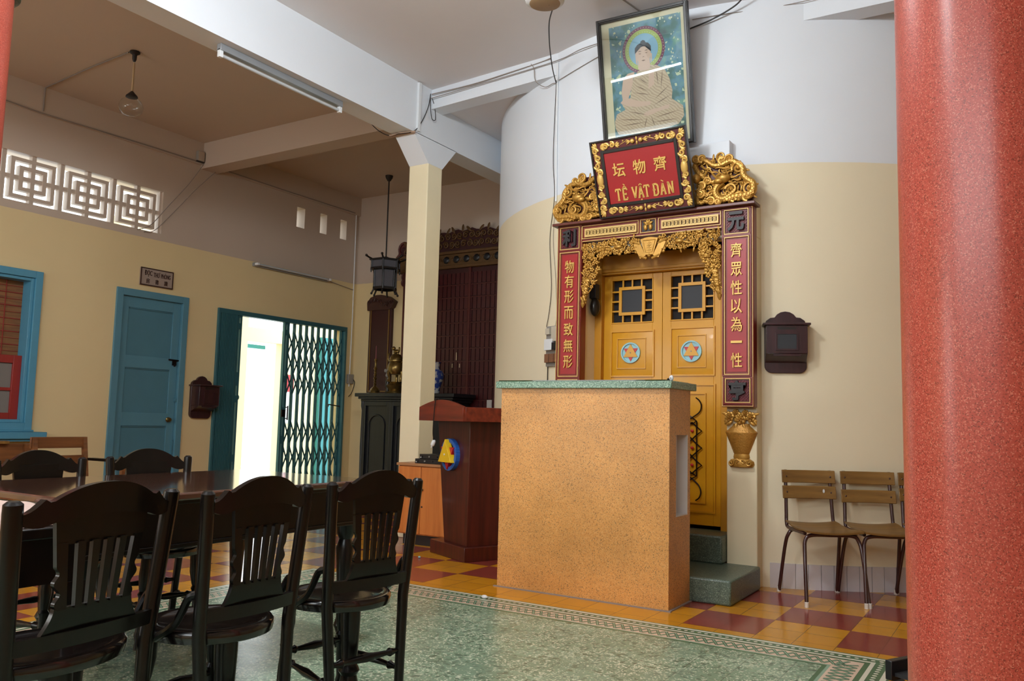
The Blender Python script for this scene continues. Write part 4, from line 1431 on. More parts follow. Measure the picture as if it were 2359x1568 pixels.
# ---- round-seated dark chairs; local frame: +x front, y across
def make_chair():
    t = thing('round_seat_chair', '', 'chair', (0, 0, 0), 0, 'dark chairs round the long table', local=True)
    m = MB()
    m.lathe([(.005, .4), (.18, .4), (.19, .404), (.193, .418), (.193, .432), (.187, .44), (.172, .442), (.158, .436), (.15, .431), (.1, .427), (.005, .426)], (0, 0, 0), 48, cap=False)
    m.build('seat', M_SEAT, t)
    def pt(y, z):             # back post axis: splayed and slightly raked
        k = z / .86
        return (-.165 - .035 * max(0, (z - .43) / .43) - .02 * max(0, (.43 - z) / .43), y * (.145 + .05 * k), z)
    for s_ in (1, -1):
        m = MB()
        m.tube([pt(s_, z) for z in (0, .2, .43, .65, .83, .85, .858)], [.017, .018, .02, .02, .0205, .02, .012], 12)
        m.build('back_post', M_DARK, t)
    for s_ in (1, -1):
        MB().turned((.125, s_ * .115, .405), (.15, s_ * .14, 0), [(.02, 0), (.021, .1), (.024, .2), (.018, .34), (.015, .37), (.022, .4), (.016, .44), (.018, .6), (.015, .8), (.02, .84), (.012, .92), (.016, 1)], 14).build('front_leg', M_DARK, t)
    MB().turned((-.085, .005, .402), (-.09, .005, 0), [(.036, 0), (.036, .12), (.031, .36), (.026, .5), (.033, .53), (.038, .56), (.028, .6), (.034, .66), (.03, .8), (.022, .93), (.03, 1)], 18).build('centre_leg', M_DARK, t)
    sp = [(.008, 0), (.01, .1), (.016, .16), (.009, .2), (.012, .34), (.016, .5), (.012, .66), (.009, .8), (.016, .84), (.01, .9), (.008, 1)]
    a, b = .135, .126
    for z, p, q in ((.22, (a, -b, .22), (a, b, .22)), (.17, (a, -b, .19), (pt(-1, .17)[0], pt(-1, .17)[1], .17)), (.17, (a, b, .19), (pt(1, .17)[0], pt(1, .17)[1], .17)), (.2, pt(-1, .235), pt(1, .235))):
        MB().turned(p, q, sp, 10).build('stretcher', M_DARK, t)
    # crest rail
    def cx(y, z):              # back plane, gently bowed between the posts
        return pt(1, z)[0] - .028 * (1 - min(1, (y / .19) ** 2))
    def slab(mb, outline_top, outline_bot, th=.018):
        """curved board between a top edge and a bottom edge sampled at the same y"""
        vs_, fs = [], []
        n = len(outline_top)
        for (y, zt), (_, zb) in zip(outline_top, outline_bot):
            for z in (zb, zt):
                x = cx(y, z)
                vs_ += [(x - th / 2, y, z), (x + th / 2, y, z)]
        for i in range(n - 1):
            p, q = 4 * i, 4 * i + 4
            fs += [(p, q, q + 2, p + 2), (p + 1, p + 3, q + 3, q + 1), (p + 2, q + 2, q + 3, p + 3), (p, p + 1, q + 1, q)]
        fs += [(0, 2, 3, 1), (4 * n - 4, 4 * n - 3, 4 * n - 1, 4 * n - 2)]
        mb.add(vs_, fs)
    top, bot = [], []
    for k in range(41):
        y = -.186 + .372 * k / 40
        ay = abs(y)
        if ay < .122: zt = .895 - .043 * (ay / .122) ** 2.2
        elif ay < .128: zt = .848
        elif ay < .14: zt = .848 + .01 * sin(pi * (ay - .128) / .024)
        else: zt = .858 - .034 * sin(pi / 2 * min(1, (ay - .14) / .04))
        zb = .80 + .012 * max(0, (1 - (ay / .11) ** 2)) if ay < .115 else .80 - .012 * sin(pi * (ay - .115) / .07)
        top.append((y, zt)); bot.append((y, zb))
    m = MB(); slab(m, top, bot, .022)
    m.build('crest_rail', M_DARK, t)
    # pierced splat: five slots, scalloped waist, flared foot
    m = MB()
    def strip(ya, yb, za, zb, n=10, fa=None, fb=None):
        tp, bt = [], []
        vs_, fs = [], []
        for i in range(n + 1):
            z = za + (zb - za) * i / n
            y0_ = fa(z) if fa else ya
            y1_ = fb(z) if fb else yb
            for y in (y0_, y1_):
                x = cx(y, z)
                vs_ += [(x - .007, y, z), (x + .007, y, z)]
        for i in range(n):
            p, q = 4 * i, 4 * i + 4
            fs += [(p, p + 2, q + 2, q), (p + 1, q + 1, q + 3, p + 3), (p, q, q + 1, p + 1), (p + 2, p + 3, q + 3, q + 2)]
        fs += [(0, 1, 3, 2), (4 * n, 4 * n + 2, 4 * n + 3, 4 * n + 1)]
        m.add(vs_, fs)
    WT, WB = .112, .088
    def wd(z): return WB + (WT - WB) * max(0, (z - .58) / .22)
    for s_ in (1, -1):         # outer strips with scalloped edges
        strip(0, 0, .575, .745, 34, lambda z: s_ * (wd(z) + (.006 * sin((z - .575) / .17 * 2 * pi * 3.2) if z < .68 else 0)), lambda z: s_ * wd(z) * .77)
    for c in (-.48, -.16, .16, .48):   # bars between the slots
        strip(0, 0, .575, .745, 14, lambda z: wd(z) * (c - .085) , lambda z: wd(z) * (c + .085))
    strip(-.1, .1, .74, .83, 4, lambda z: -wd(z), lambda z: wd(z))
    def foot(z): return .094 + (.022 * ((.575 - z) / .06) ** 1.5 if z < .575 else 0)
    strip(-.1, .1, .512, .58, 12, lambda z: -foot(z), lambda z: foot(z))
    m.build('splat', M_DARK, t)
    m = MB()
    N = 14
    tp = [(-.166 + .332 * k / N, .518) for k in range(N + 1)]
    slab(m, tp, [(y, .478) for y, _ in tp], .02)
    m.build('lower_rail', M_DARK, t)
    for s_ in (1, -1):         # curved arm brackets from post down to the seat rim
        m = MB()
        p0 = Vector(pt(s_, .56))
        pts = bez([p0 + Vector((.012, s_ * .004, 0)), p0 + Vector((.04, s_ * .012, -.012)), Vector((-.105, s_ * .19, .5)), Vector((-.075, s_ * .193, .46)), Vector((.0, s_ * .197, .415))], 20)
        m.tube(pts, [.012] * len(pts), 8)
        m.build('arm_bracket', M_DARK, t)
    return t
ch0 = make_chair()
ch0.location = (-2.187, 2.334, 0)
ch0.rotation_euler = (0, 0, pi - .17)
ch0['label'] = 'dark round-seated chair on the near side of the table, closest to the lectern'
dup(ch0, (-2.215, 1.79, 0), pi, 'dark round-seated chair in the middle of the three on the near side of the table')
dup(ch0, (-2.315, 1.305, 0), pi + .127, 'dark round-seated chair nearest the camera, at the lower left corner', scale=(1.0, 1.25, 1.0))
dup(ch0, (-3.60, 2.59, 0), -.24, 'dark round-seated chair across the table, backed by the blue door')
dup(ch0, (-3.62, 2.10, 0), .0, 'dark round-seated chair across the table, leftmost, below the window')

# ---- pale cloth on a low dark stand at the near end of the table
sd = thing('low_stand', 'low dark stand at the near left end of the table', 'stand', (-2.83, 1.33, 0))
m = MB()
m.box((-3.12, 1.10, .69), (-2.53, 1.58, .725))
m.build('stand_top', M_DARK, sd, bevel=0.006)
MB().box((-3.09, 1.13, .55), (-2.56, 1.55, .69)).build('stand_apron', M_DARK, sd)
for x in (-3.07, -2.58):
    for y in (1.15, 1.53):
        MB().box((x - .02, y - .02, 0), (x + .02, y + .02, .55)).build('leg', M_DARK, sd, bevel=0.004)
m = MB()
nx, ny = 24, 20
vs_, fs = [], []
for layer in (0, 1):
    for i in range(nx + 1):
        for j in range(ny + 1):
            u, v = i / nx, j / ny
            e = min(1, 8 * min(u, 1 - u), 8 * min(v, 1 - v))
            z = .727 if layer == 0 else .73 + .045 * sqrt(max(e, .02)) + .006 * sin(9 * u + 3 * v) + .004 * sin(17 * v - 5 * u)
            vs_.append((-3.08 + .53 * u + .01 * sin(6 * v), 1.13 + .42 * v + .012 * sin(5 * u), z))
N = (nx + 1) * (ny + 1)
for i in range(nx):
    for j in range(ny):
        a = i * (ny + 1) + j
        fs += [(a, a + 1, a + ny + 2, a + ny + 1), (N + a, N + a + ny + 1, N + a + ny + 2, N + a + 1)]
for i in range(nx):
    for j in (0, ny):
        a, b = i * (ny + 1) + j, (i + 1) * (ny + 1) + j
        fs.append((a, b, N + b, N + a))
for j in range(ny):
    for i in (0, nx):
        a, b = i * (ny + 1) + j, i * (ny + 1) + j + 1
        fs.append((a, b, N + b, N + a))
m.add(vs_, fs)
tag(m.build('folded_cloth', M_PALE, smooth=60), 'pale pinkish folded cloth lying on the low dark stand', 'cloth')

# ---- plywood and tube-steel chairs along the sanctuary wall; local: -y front, x across
def make_school():
    t = thing('tube_steel_chair', '', 'chair', (0, 0, 0), 0, 'plywood chairs along the sanctuary wall', local=True)
    m = MB()
    vs_, fs = [], []
    nx, ny = 12, 14
    for k in range(ny + 1):
        v = k / ny
        y = -.205 + .4 * v
        for i in range(nx + 1):
            u = i / nx
            x = (-.2 + .4 * u) * (1.0 - .08 * v)
            z = .452 + .012 * ((2 * u - 1) ** 2) - .016 * sin(pi * min(1, v * 1.15)) - .012 * max(0, (0.12 - v) / .12) + .008 * max(0, v - .8) / .2
            vs_ += [(x, y, z), (x, y, z - .01)]
    W = 2 * (nx + 1)
    for k in range(ny):
        for i in range(nx):
            a = k * W + 2 * i
            fs += [(a, a + 2, a + W + 2, a + W), (a + 1, a + W + 1, a + W + 3, a + 3)]
    for k in range(ny):
        for i in (0, nx):
            a = k * W + 2 * i
            fs.append((a, a + W, a + W + 1, a + 1))
    for i in range(nx):
        for k in (0, ny):
            a = k * W + 2 * i
            fs.append((a, a + 1, a + 3, a + 2))
    m.add(vs_, fs)
    m.build('seat', M_CHAIRPLY, t, smooth=40)
    R = .0125
    for s_ in (1, -1):
        m = MB()               # side frame: back upright running under the seat
        m.tube(bez([(s_ * .165, .245, .80), (s_ * .168, .228, .66), (s_ * .172, .212, .52), (s_ * .175, .2, .455), (s_ * .175, .16, .428), (s_ * .178, -.05, .428), (s_ * .178, -.13, .428)], 36), R, 10)
        m.build('back_upright', M_STEEL_BR, t)
    for yy, z1 in ((-.14, .425), (.13, .425)):
        pass
    for sy, yy, sp_ in ((0, -.15, -.235), (1, .14, .25)):
        m = MB()               # bent leg hoop under the seat
        m.tube(bez([(-.215, sp_, .0), (-.2, yy + (sp_ - yy) * .3, .3), (-.185, yy, .39), (-.14, yy, .42), (0, yy, .422), (.14, yy, .42), (.185, yy, .39), (.2, yy + (sp_ - yy) * .3, .3), (.215, sp_, .0)], 64), R, 10)
        m.build('leg_hoop', M_STEEL_BR, t)
        for s_ in (1, -1):
            MB().lathe([(.0145, 0), (.0145, .03), (.0125, .032)], (s_ * .215, sp_, 0), 12).build('foot_cap', M_WHITECAP, t)
    MB().box((-.178, -.02, .422), (.178, .0, .436)).build('cross_brace', M_STEEL_BR, t)
    for z in (.758, .655):
        m = MB()
        vs_, fs = [], []
        n = 16
        for i in range(n + 1):
            u = -1 + 2 * i / n
            yb = .238 + (z - .655) * .13 + .012 - .018 * u * u
            for dz in (-.042, .042):
                vs_ += [(u * .2, yb + dz * .16 - .018, z + dz), (u * .2, yb + dz * .16 - .028, z + dz)]
        for i in range(n):
            a = 4 * i; b = a + 4
            fs += [(a, b, b + 2, a + 2), (a + 1, a + 3, b + 3, b + 1), (a + 2, b + 2, b + 3, a + 3), (a, a + 1, b + 1, b)]
        fs += [(0, 2, 3, 1), (4 * n, 4 * n + 1, 4 * n + 3, 4 * n + 2)]
        m.add(vs_, fs)
        o = m.build('back_slat', M_CHAIRPLY, t, bevel=0.004)
        r_ = MB()
        for s_ in (1, -1):
            r_.ball((s_ * .165, .238 + (z - .655) * .13 - .028, z), (.007, .004, .007), 8, 5)
        r_.build('rivet', M_STEEL_BR, o)
    return t
def face(x, y, fx, fy):
    return (x, y, 0), atan2(fy, fx) + pi / 2
sc0 = make_school()
p, a = face(-1.145, 5.635, .55, -.835)
sc0.scale = (.9, 1, 1); sc0.location = p; sc0.rotation_euler = (0, 0, a)
sc0['label'] = 'plywood and steel chair with a white mark on its lower back slat'
sc1 = dup(sc0, *face(-.82, 5.83, .5, -.866), 'plywood and brown steel chair second in the row by the sanctuary wall')
dup(sc0, *face(-.48, 6.04, .58, -.81), 'plywood and brown steel chair mostly hidden behind the red column')
mk = MB().prism([(.11 + .008 * cos(k * pi / 4), .665 + .013 * sin(k * pi / 4)) for k in range(8)], .212, .2145, 'xz')
for s_ in list(sc0.children):
    if s_.name.startswith('back_slat') and abs(sum(v.co.z for v in s_.data.vertices) / len(s_.data.vertices) - .655) < .02:
        mk.build('white_mark', M_WHITEPL, s_, smooth=0)
for s_ in sc1.children:                  # second chair: lower slat fixed a little lower
    if s_.name.startswith('back_slat') and abs(sum(v.co.z for v in s_.data.vertices) / len(s_.data.vertices) - .655) < .02:
        s_.location = (0, -.003, -.018)

# ---- low dark foot-bench behind the column
fb = thing('low_bench', 'low black wooden bench on the floor beside the red column', 'bench', (-.33, 3.72, 0))
m = MB()
m.bar((-.50, 3.66, .14), (-.12, 4.36, .14), .03, .075)
m.bar((-.24, 3.52, .14), (.14, 4.22, .14), .03, .075)
m.build('side_rail', M_BLACKPL, fb, bevel=0.003)
for k in range(5):
    t_ = .08 + .21 * k
    a_ = Vector((-.50, 3.66, .125)).lerp(Vector((-.12, 4.36, .125)), t_); b_ = Vector((-.24, 3.52, .125)).lerp(Vector((.14, 4.22, .125)), t_)
    MB().bar(a_, b_, .09, .014).build('slat', M_DKGREY, fb)
for (x, y) in ((-.47, 3.72), (-.15, 4.30), (-.21, 3.58), (.11, 4.16)):
    MB().box((x - .02, y - .02, 0), (x + .02, y + .02, .11)).build('leg', M_BLACKPL, fb)

# ---- lectern, turned towards the table
lt = thing('lectern', 'tall dark red wooden lectern with a round blue and yellow emblem', 'lectern', (-3.673, 5.273, 0), atan2(-.425, .905), local=True)
# local: x along the front to the near corner (0), y backwards
m = MB(); m.box((-.565, 0, 0), (0, .42, .108)); m.build('base', M_MAHOG, lt, bevel=0.004)
m = MB()
f0, f1 = [(-.40, .05), (-.055, .05)], [(-.585, .05), (-.05, .05)]
b0, t0 = [(-.42, .05, .108), (-.055, .05, .108), (-.055, .38, .108), (-.42, .38, .108)], [(-.565, .04, 1.066), (-.035, .04, 1.066), (-.035, .40, 1.066), (-.565, .40, 1.066)]
m.add(b0 + t0, [(3, 2, 1, 0), (4, 5, 6, 7), (0, 1, 5, 4), (1, 2, 6, 5), (2, 3, 7, 6), (3, 0, 4, 7)])
bd = m.build('body', M_MAHOG, lt, bevel=0.002)
m = MB()
arch = [(-.645, 1.066), (.09, 1.066)] + [(.09 - .735 * k / 20, 1.178 + .055 * sin(pi * k / 20)) for k in range(21)]
m.prism(arch, -.1, -.075, 'xz')
m.box((.062, -.075, 1.066), (.09, .42, 1.176)); m.box((-.645, -.075, 1.066), (-.617, .42, 1.176))
m.build('hood', M_MAHOG_L, lt, bevel=0.002)
MB().box((-.617, -.075, 1.07), (.062, .42, 1.09)).build('desk', M_MAHOG_L, lt)
c = (-.315, .80)
m = MB()
ringy(m, c[0], c[1], .098, .128, .005, .05); m.mat(1)
disc(m, c[0], c[1], .1, .035, .05); m.mat(2)
tri(m, c[0], c[1], .118, -.008, .035, False); m.mat(3)
tri(m, c[0], c[1], .122, -.03, .02, True); m.mat(4)
disc(m, c[0], c[1], .008, -.034, -.028, 10)
m.build('emblem', [M_EMBBLUE, M_BLACKCH, M_EMBRED, M_EMBYEL, M_WHITEPL], bd, bevel=0.002)
w2 = lt.matrix_basis.copy() if False else Matrix.Translation(lt.location) @ RZ(lt.rotation_euler[2])
cab = MB()
pts = [w2 @ Vector(p) for p in ((-.3, .0, 1.10), (-.33, -.06, 1.17), (-.335, -.085, 1.238), (-.342, -.108, 1.235), (-.36, -.108, 1.16), (-.375, -.106, 1.05), (-.405, -.09, .96), (-.425, -.07, .91))]
cab.tube(bez(pts, 40), .0035, 6)
plug = thing('cable_plug', 'thin black cable with a white plug hanging over the lectern front', 'cable', w2 @ Vector((-.36, -.108, .9)))
cab.build('cable', M_CABLED, plug)
e = w2 @ Vector((-.43, -.065, .9))
MB().turned(e + Vector((.004, 0, .012)), e + Vector((-.022, -.004, -.05)), [(.008, 0), (.016, .15), (.018, .6), (.014, .75), (.006, .8), (.006, 1)], 10).build('plug', M_WHITEPL, plug)
st_ = thing('desk_stand', 'small grey card stand on top of the lectern', 'card stand', w2 @ Vector((-.02, .2, 1.09)))
e = w2 @ Vector((-.02, .2, 1.09))
m = MB(); m.bar(e + Vector((-.03, .01, .075)), e + Vector((.03, -.018, .075)), .006, .15); m.build('card', M_GREYPL, st_)
m = MB(); m.bar(e + Vector((-.035, .014, .004)), e + Vector((.035, -.02, .004)), .04, .008); m.build('foot', M_BLACKPL, st_)

# ---- orange cupboard behind the lectern with two black audio boxes
cu = thing('orange_cupboard', 'low orange plywood cupboard between the pillar and the lectern', 'cupboard', (-4.43, 5.88, 0))
MB().box((-4.70, 5.715, .09), (-4.15, 5.985, .672)).build('carcass', M_ORWOOD, cu)
MB().box((-4.715, 5.69, .672), (-4.14, 5.985, .695)).build('cupboard_top', plain('worn_plywood_edge', 'A5734A', .5), cu, bevel=0.003)
MB().box((-4.66, 5.75, 0), (-4.19, 5.97, .09)).build('plinth', M_BLACKPL, cu)
for x0_, x1_, kx in ((-4.695, -4.448, -4.47), (-4.442, -4.155, -4.425)):
    o = MB().box((x0_, 5.697, .10), (x1_, 5.714, .665)).build('door', M_ORWOOD, cu, bevel=0.002)
    if kx > -4.45:
        MB().turned((kx, 5.696, .475), (kx, 5.675, .475), [(.008, 0), (.008, .4), (.014, .6), (.012, 1)], 12).build('knob', M_CABLED, o)
        MB().turned((kx, 5.697, .33), (kx, 5.694, .33), [(.008, 0), (.008, 1)], 10).build('keyhole', M_CABLED, o)
def audio(x0_, x1_, z0_, z1_, y0_, label):
    t = thing('audio_box', label, 'audio equipment', ((x0_ + x1_) / 2, y0_ + .1, z0_), group='black audio boxes on the cupboard')
    MB().box((x0_, y0_, z0_), (x1_, y0_ + .18, z1_)).build('case', M_BLACKPL, t, bevel=0.003)
    for k in range(3):
        MB().turned((x0_ + .03 + .08 * k, y0_, (z0_ + z1_) / 2), (x0_ + .03 + .08 * k, y0_ - .008, (z0_ + z1_) / 2), [(.008, 0), (.007, 1)], 10).build('dial', M_GREYPL if k == 1 else M_BLACKCH, t)
    MB().box((x0_ + .01, y0_ - .002, z0_ + .008), (x0_ + .02, y0_ + .001, z0_ + .016)).build('indicator', M_WHITEPL, t)
audio(-4.55, -4.25, .695, .735, 5.74, 'lower black audio box on the orange cupboard')
audio(-4.51, -4.23, .735, .775, 5.75, 'upper black audio box stacked on another on the orange cupboard')

# ---- scraps on the floor
m = MB()
m.ball((-2.844, 4.311, .012), (.022, .014, .012), 9, 6); m.ball((-2.858, 4.318, .009), (.012, .012, .009), 8, 5)
tag(m.build('paper_scrap', M_WHITEPL), 'crumpled white scrap lying on the patterned floor border', 'scrap')
tag(MB().ball((-4.064, 5.224, .008), (.012, .009, .008), 8, 5).build('bottle_cap', M_LIGHTBLUE), 'tiny pale green cap lying on the orange tiles before the lectern', 'bottle cap')

# ---- wall boxes
def letter_box(name, label, loc, rz, win):
    t = thing(name, label, 'letter box', loc, rz, local=True)   # local: x across, -y out of the wall
    m = MB()
    W = .14
    pts = []
    for k in range(7):
        a = pi + pi / 2 * k / 6
        pts.append((-W + .05 + .05 * cos(a), .05 + .05 * sin(a)))
    for k in range(7):
        a = 1.5 * pi + pi / 2 * k / 6
        pts.append((W - .05 + .05 * cos(a), .05 + .05 * sin(a)))
    right = [(W, .31), (W, .335), (W - .012, .365), (W - .04, .385), (.072, .388), (.055, .41), (.03, .425), (0, .43)]
    pts += right + [(-x, z) for x, z in reversed(right[:-1])]
    m.prism(pts, -.02, 0, 'xz')
    m.build('back_board', M_MAILBOX, t, bevel=0.003)
    m = MB()
    m.box((-W + .004, -.1, .13), (W - .004, -.02, .325))
    m.prism([(-.02, .07), (-.1, .13), (-.02, .13)], -W + .004, W - .004, 'yz')
    bx = m.build('box', M_MAILBOX, t, bevel=0.003)
    MB().box((-W - .016, -.118, .325), (W + .016, 0, .34)).build('roof_board', M_MAILBOX, t, bevel=0.003)
    m = MB()
    frame4(m, -.075, .075, .15, .275, .012, -.106, -.1)
    m.box((-.09, -.112, .112), (.09, -.095, .125))
    m.build('window_frame', M_MAILBOX, bx)
    MB().box((-.063, -.1025, .162), (.063, -.1, .263)).build('window_pane', win, bx)
    MB().box((-.06, -.1005, .295), (.06, -.098, .31)).build('slot', M_BLACK, bx)
    return t
aa = ang(-1.425)
letter_box('letter_box', 'dark wooden letter box on the cream wall right of the carved frame', (DC[0] + DR * cos(aa), DC[1] + DR * sin(aa), 1.455), aa + pi / 2, M_DKGREY)
lb = letter_box('letter_box', 'dark purple-brown letter box on the left wall beside the folded gate', (XL, 6.175, 1.02), pi / 2, M_MAILBOX)
lb.scale = (1.0, 1.7, 1.12)
# ================================================================ LEFT WALL
# ---- window: blue frame, brown blind, red sash with frosted panes
wn_ = thing('window_1', 'blue framed window with a brown blind and red lower sash', 'window', (XL, 3.6, .88), kind='structure')
def frameX(mb, ya, yb, za, zb, w, xa, xb):
    mb.box((xa, ya, za), (xb, ya + w, zb)); mb.box((xa, yb - w, za), (xb, yb, zb))
    mb.box((xa, ya + w, za), (xb, yb - w, za + w)); mb.box((xa, ya + w, zb - w), (xb, yb - w, zb))
m = MB()
frameX(m, 2.88, 4.295, .882, 2.392, .068, XL - .06, XL + .035)
frameX(m, 2.948, 4.226, .95, 2.324, .03, XL - .16, XL + .012)
m.build('window_frame', M_BLUEFR, wn_, bevel=0.003)
m = MB()
m.box((XL - .02, 2.78, .80), (XL + .11, 4.405, .865)); m.box((XL - .02, 2.86, .865), (XL + .05, 4.31, .884)); m.box((XL, 2.9, .775), (XL + .08, 4.36, .80))
m.build('window_sill', M_BLUEFR, wn_, bevel=0.006)
m = MB()
frameX(m, 2.978, 4.196, .965, 1.58, .075, XL - .09, XL - .045)
m.box((XL - .085, 3.0, 1.245), (XL - .05, 4.17, 1.275)); m.box((XL - .085, 3.58, 1.0), (XL - .05, 3.61, 1.56))
sash = m.build('red_sash', M_REDSASH, wn_, bevel=0.003)
for ya, yb in ((3.045, 3.585), (3.605, 4.13)):
    for za, zb in ((1.035, 1.25), (1.27, 1.51)):
        MB().box((XL - .075, ya, za), (XL - .068, yb, zb)).build('frosted_pane', M_FROST, sash)
m = MB()
m.box((XL - .135, 2.97, 1.52), (XL - .128, 4.2, 2.30))
bl = m.build('blind', M_BLIND, wn_)
m = MB()
for k in range(12):
    z = 1.56 + .062 * k
    m.tube([(XL - .124, 2.98, z), (XL - .124, 4.19, z)], .003 if k % 2 else .005, 5)
for y in (3.2, 3.55, 3.9, 4.04):
    m.tube([(XL - .122, y, 1.55), (XL - .122, y, 2.3)], .004, 5)
m.build('blind_cords', M_REDSASH, bl)
MB().box((XL - .19, 2.95, .94), (XL - .165, 4.22, 2.32)).build('outer_shutter', M_BLIND, wn_)

# ---- closed blue door
d2 = thing('door_2', 'closed blue panelled door under the small reading room sign', 'door', (XL, 5.51, 0), kind='structure')
m = MB()
m.box((XL - .1, 5.07, 0), (XL + .02, 5.145, 2.375)); m.box((XL - .1, 5.872, 0), (XL + .02, 5.945, 2.375)); m.box((XL - .1, 5.145, 2.3), (XL + .02, 5.872, 2.375))
m.build('door_frame', M_BLUE, d2, bevel=0.003)
y0_, y1_ = 5.148, 5.869
xf = XL - .02
m = MB()
rails = [(0.01, .52), (.83, 1.03), (1.47, 1.60), (2.17, 2.298)]
pz = [(.30, .93), (1.07, 1.545), (1.675, 2.185)]
m.box((xf - .04, y0_, .01), (xf, y0_ + .09, 2.298)); m.box((xf - .04, y1_ - .09, .01), (xf, y1_, 2.298))
zs = [.01, .30, .93, 1.07, 1.545, 1.675, 2.185, 2.298]
for a_, b_ in ((.01, .30), (.93, 1.07), (1.545, 1.675), (2.185, 2.298)):
    m.box((xf - .04, y0_ + .09, a_), (xf, y1_ - .09, b_))
lf = m.build('door_leaf', M_BLUE, d2, bevel=0.002)
for a_, b_ in pz:
    m = MB().box((xf - .03, y0_ + .088, a_ - .002), (xf - .012, y1_ - .088, b_ + .002))
    o = m.build('door_panel', M_BLUE_D, lf)
    MB().box((xf - .012, y0_ + .1, b_ - .012), (xf + .001, y1_ - .1, b_ - .004)).build('panel_shadow_bead', M_BLUE_D, o)
MB().turned((xf, 5.79, 1.0), (xf + .045, 5.79, 1.0), [(.026, 0), (.028, .2), (.014, .4), (.026, .6), (.02, 1)], 14).build('knob', M_BRONZE, lf)
m = MB()
m.tube([(xf + .012, 5.75, 1.66), (xf + .012, 5.91, 1.655)], .009, 8); m.box((xf, 5.8, 1.60), (xf + .012, 5.85, 1.66)); m.ball((xf + .015, 5.825, 1.6), .014, 8, 6)
m.build('bolt', M_IRON, lf)
m = MB()
m.box((xf, 5.848, .62), (xf + .015, 5.866, .78)); m.box((xf, 5.85, 1.2), (xf + .03, 5.885, 1.24))
m.build('latch', M_BLUE_D, lf)

# ---- sign above it
sg_ = thing('room_sign', 'small worn sign with dark lettering above the blue door', 'sign', (XL + .01, 5.52, 2.435))
MB().box((XL, 5.32, 2.435), (XL + .02, 5.72, 2.628)).build('sign_board', M_ROOMSIGN, sg_, bevel=0.003)
m = MB()
frameX(m, 5.32, 5.72, 2.435, 2.628, .012, XL + .018, XL + .024)
m.build('rim', M_SIGNINK, sg_)
m = MB()
for w_, y, ww in (('ĐỌC', 5.412, .09), ('THƯ', 5.512, .075), ('PHÒNG', 5.625, .115)):
    put_text(m, w_, ww, .06 if w_ != 'ĐỌC' else .07, .004, T(XL + .022, y, 2.567) @ FACE_X, .006)
m.build('lettering', M_SIGNINK, sg_, smooth=0)
m = MB()
for c_, y in (('房', 5.41), ('書', 5.52), ('讀', 5.63)):
    put_text(m, c_, .042, .052, .004, T(XL + .022, y, 2.487) @ FACE_X, .006)
m.build('characters', M_SIGNINK, sg_, smooth=0)

# ---- folding gate
fg = thing('folding_gate', 'teal steel folding gate half open on the bright courtyard', 'gate', (XL, 7.43, 0))
m = MB()
m.box((XL - .06, 6.35, 2.262), (XL + .03, 8.512, 2.318)); m.box((XL - .06, 8.475, 0), (XL + .03, 8.512, 2.262)); m.box((XL - .06, 6.35, 0), (XL + .03, 6.38, 2.262))
m.build('gate_frame', M_TEAL, fg, bevel=0.002)
m = MB()
for k in range(11):            # pickets folded together
    y = 6.392 + .0215 * k
    m.box((XL - .05, y, .03), (XL + .025, y + .017, 2.262))
    m.box((XL - .02, y + .016, .03), (XL + .0, y + .0225, 2.262))
m.build('folded_leaf', M_TEAL, fg)
m = MB()
for y in (6.655, 6.70):
    m.box((XL - .03, y - .011, .03), (XL + .01, y + .011, 2.262))
for z0_, z1_ in ((.03, .05), (.52, .6), (1.22, 1.30), (1.42, 1.58), (2.1, 2.17), (2.24, 2.262)):
    m.box((XL - .028, 6.655, z0_), (XL + .008, 6.70, z1_))
m.ball((XL + .0, 6.715, 1.28), (.012, .018, .03), 8, 6)
m.build('left_lock_bar', M_TEAL, fg)
m = MB()
for y in (7.40, 7.445):
    m.box((XL - .03, y - .011, .03), (XL + .01, y + .011, 2.262))
for z0_, z1_ in ((.03, .05), (.72, .82), (1.12, 1.18), (1.5, 1.58), (2.1, 2.17), (2.24, 2.262)):
    m.box((XL - .028, 7.40, z0_), (XL + .008, 7.445, z1_))
m.build('right_lock_bar', M_TEAL, fg)
m = MB()
m.tube([(XL + .04, 7.475, 1.02), (XL + .04, 7.475, 1.2)], .009, 8); m.tube([(XL, 7.475, 1.04), (XL + .04, 7.475, 1.04)], .006, 6); m.tube([(XL, 7.475, 1.18), (XL + .04, 7.475, 1.18)], .006, 6)
m.box((XL - .01, 7.39, 1.06), (XL + .03, 7.45, 1.15))
m.build('gate_handle', M_IRON, fg)
m = MB()
NP = 10
ys = [7.485 + (8.455 - 7.485) * k / (NP - 1) for k in range(NP)]
for y in ys:
    m.box((XL - .045, y - .021, .03), (XL - .028, y - .007, 2.262)); m.box((XL - .045, y + .007, .03), (XL - .028, y + .021, 2.262))
m.build('pickets', M_TEAL, fg)
for zb_ in (.1, .42, .74, 1.36, 1.62, 1.88):
    m = MB()
    hgt = .27
    for ya, yb in zip([7.445] + ys, ys + [8.475]):
        if yb - ya < .03: continue
        m.bar((XL - .018, ya, zb_), (XL - .018, yb, zb_ + hgt), .004, .02, up=(0, 1, 0))
        m.bar((XL - .024, ya, zb_ + hgt), (XL - .024, yb, zb_), .004, .02, up=(0, 1, 0))
    m.build('lattice_band', M_TEAL, fg, smooth=0)
m = MB(); m.tube([(XL + .03, 8.42, 1.22), (XL + .03, 8.21, 1.24), (XL + .03, 8.2, 1.21)], .008, 6); m.build('gate_hook', M_IRON, fg)
struct(MB().box((XL - .2, 6.352, 0), (XL - .066, 6.382, 2.29)), 'trim_4', M_CREAM)

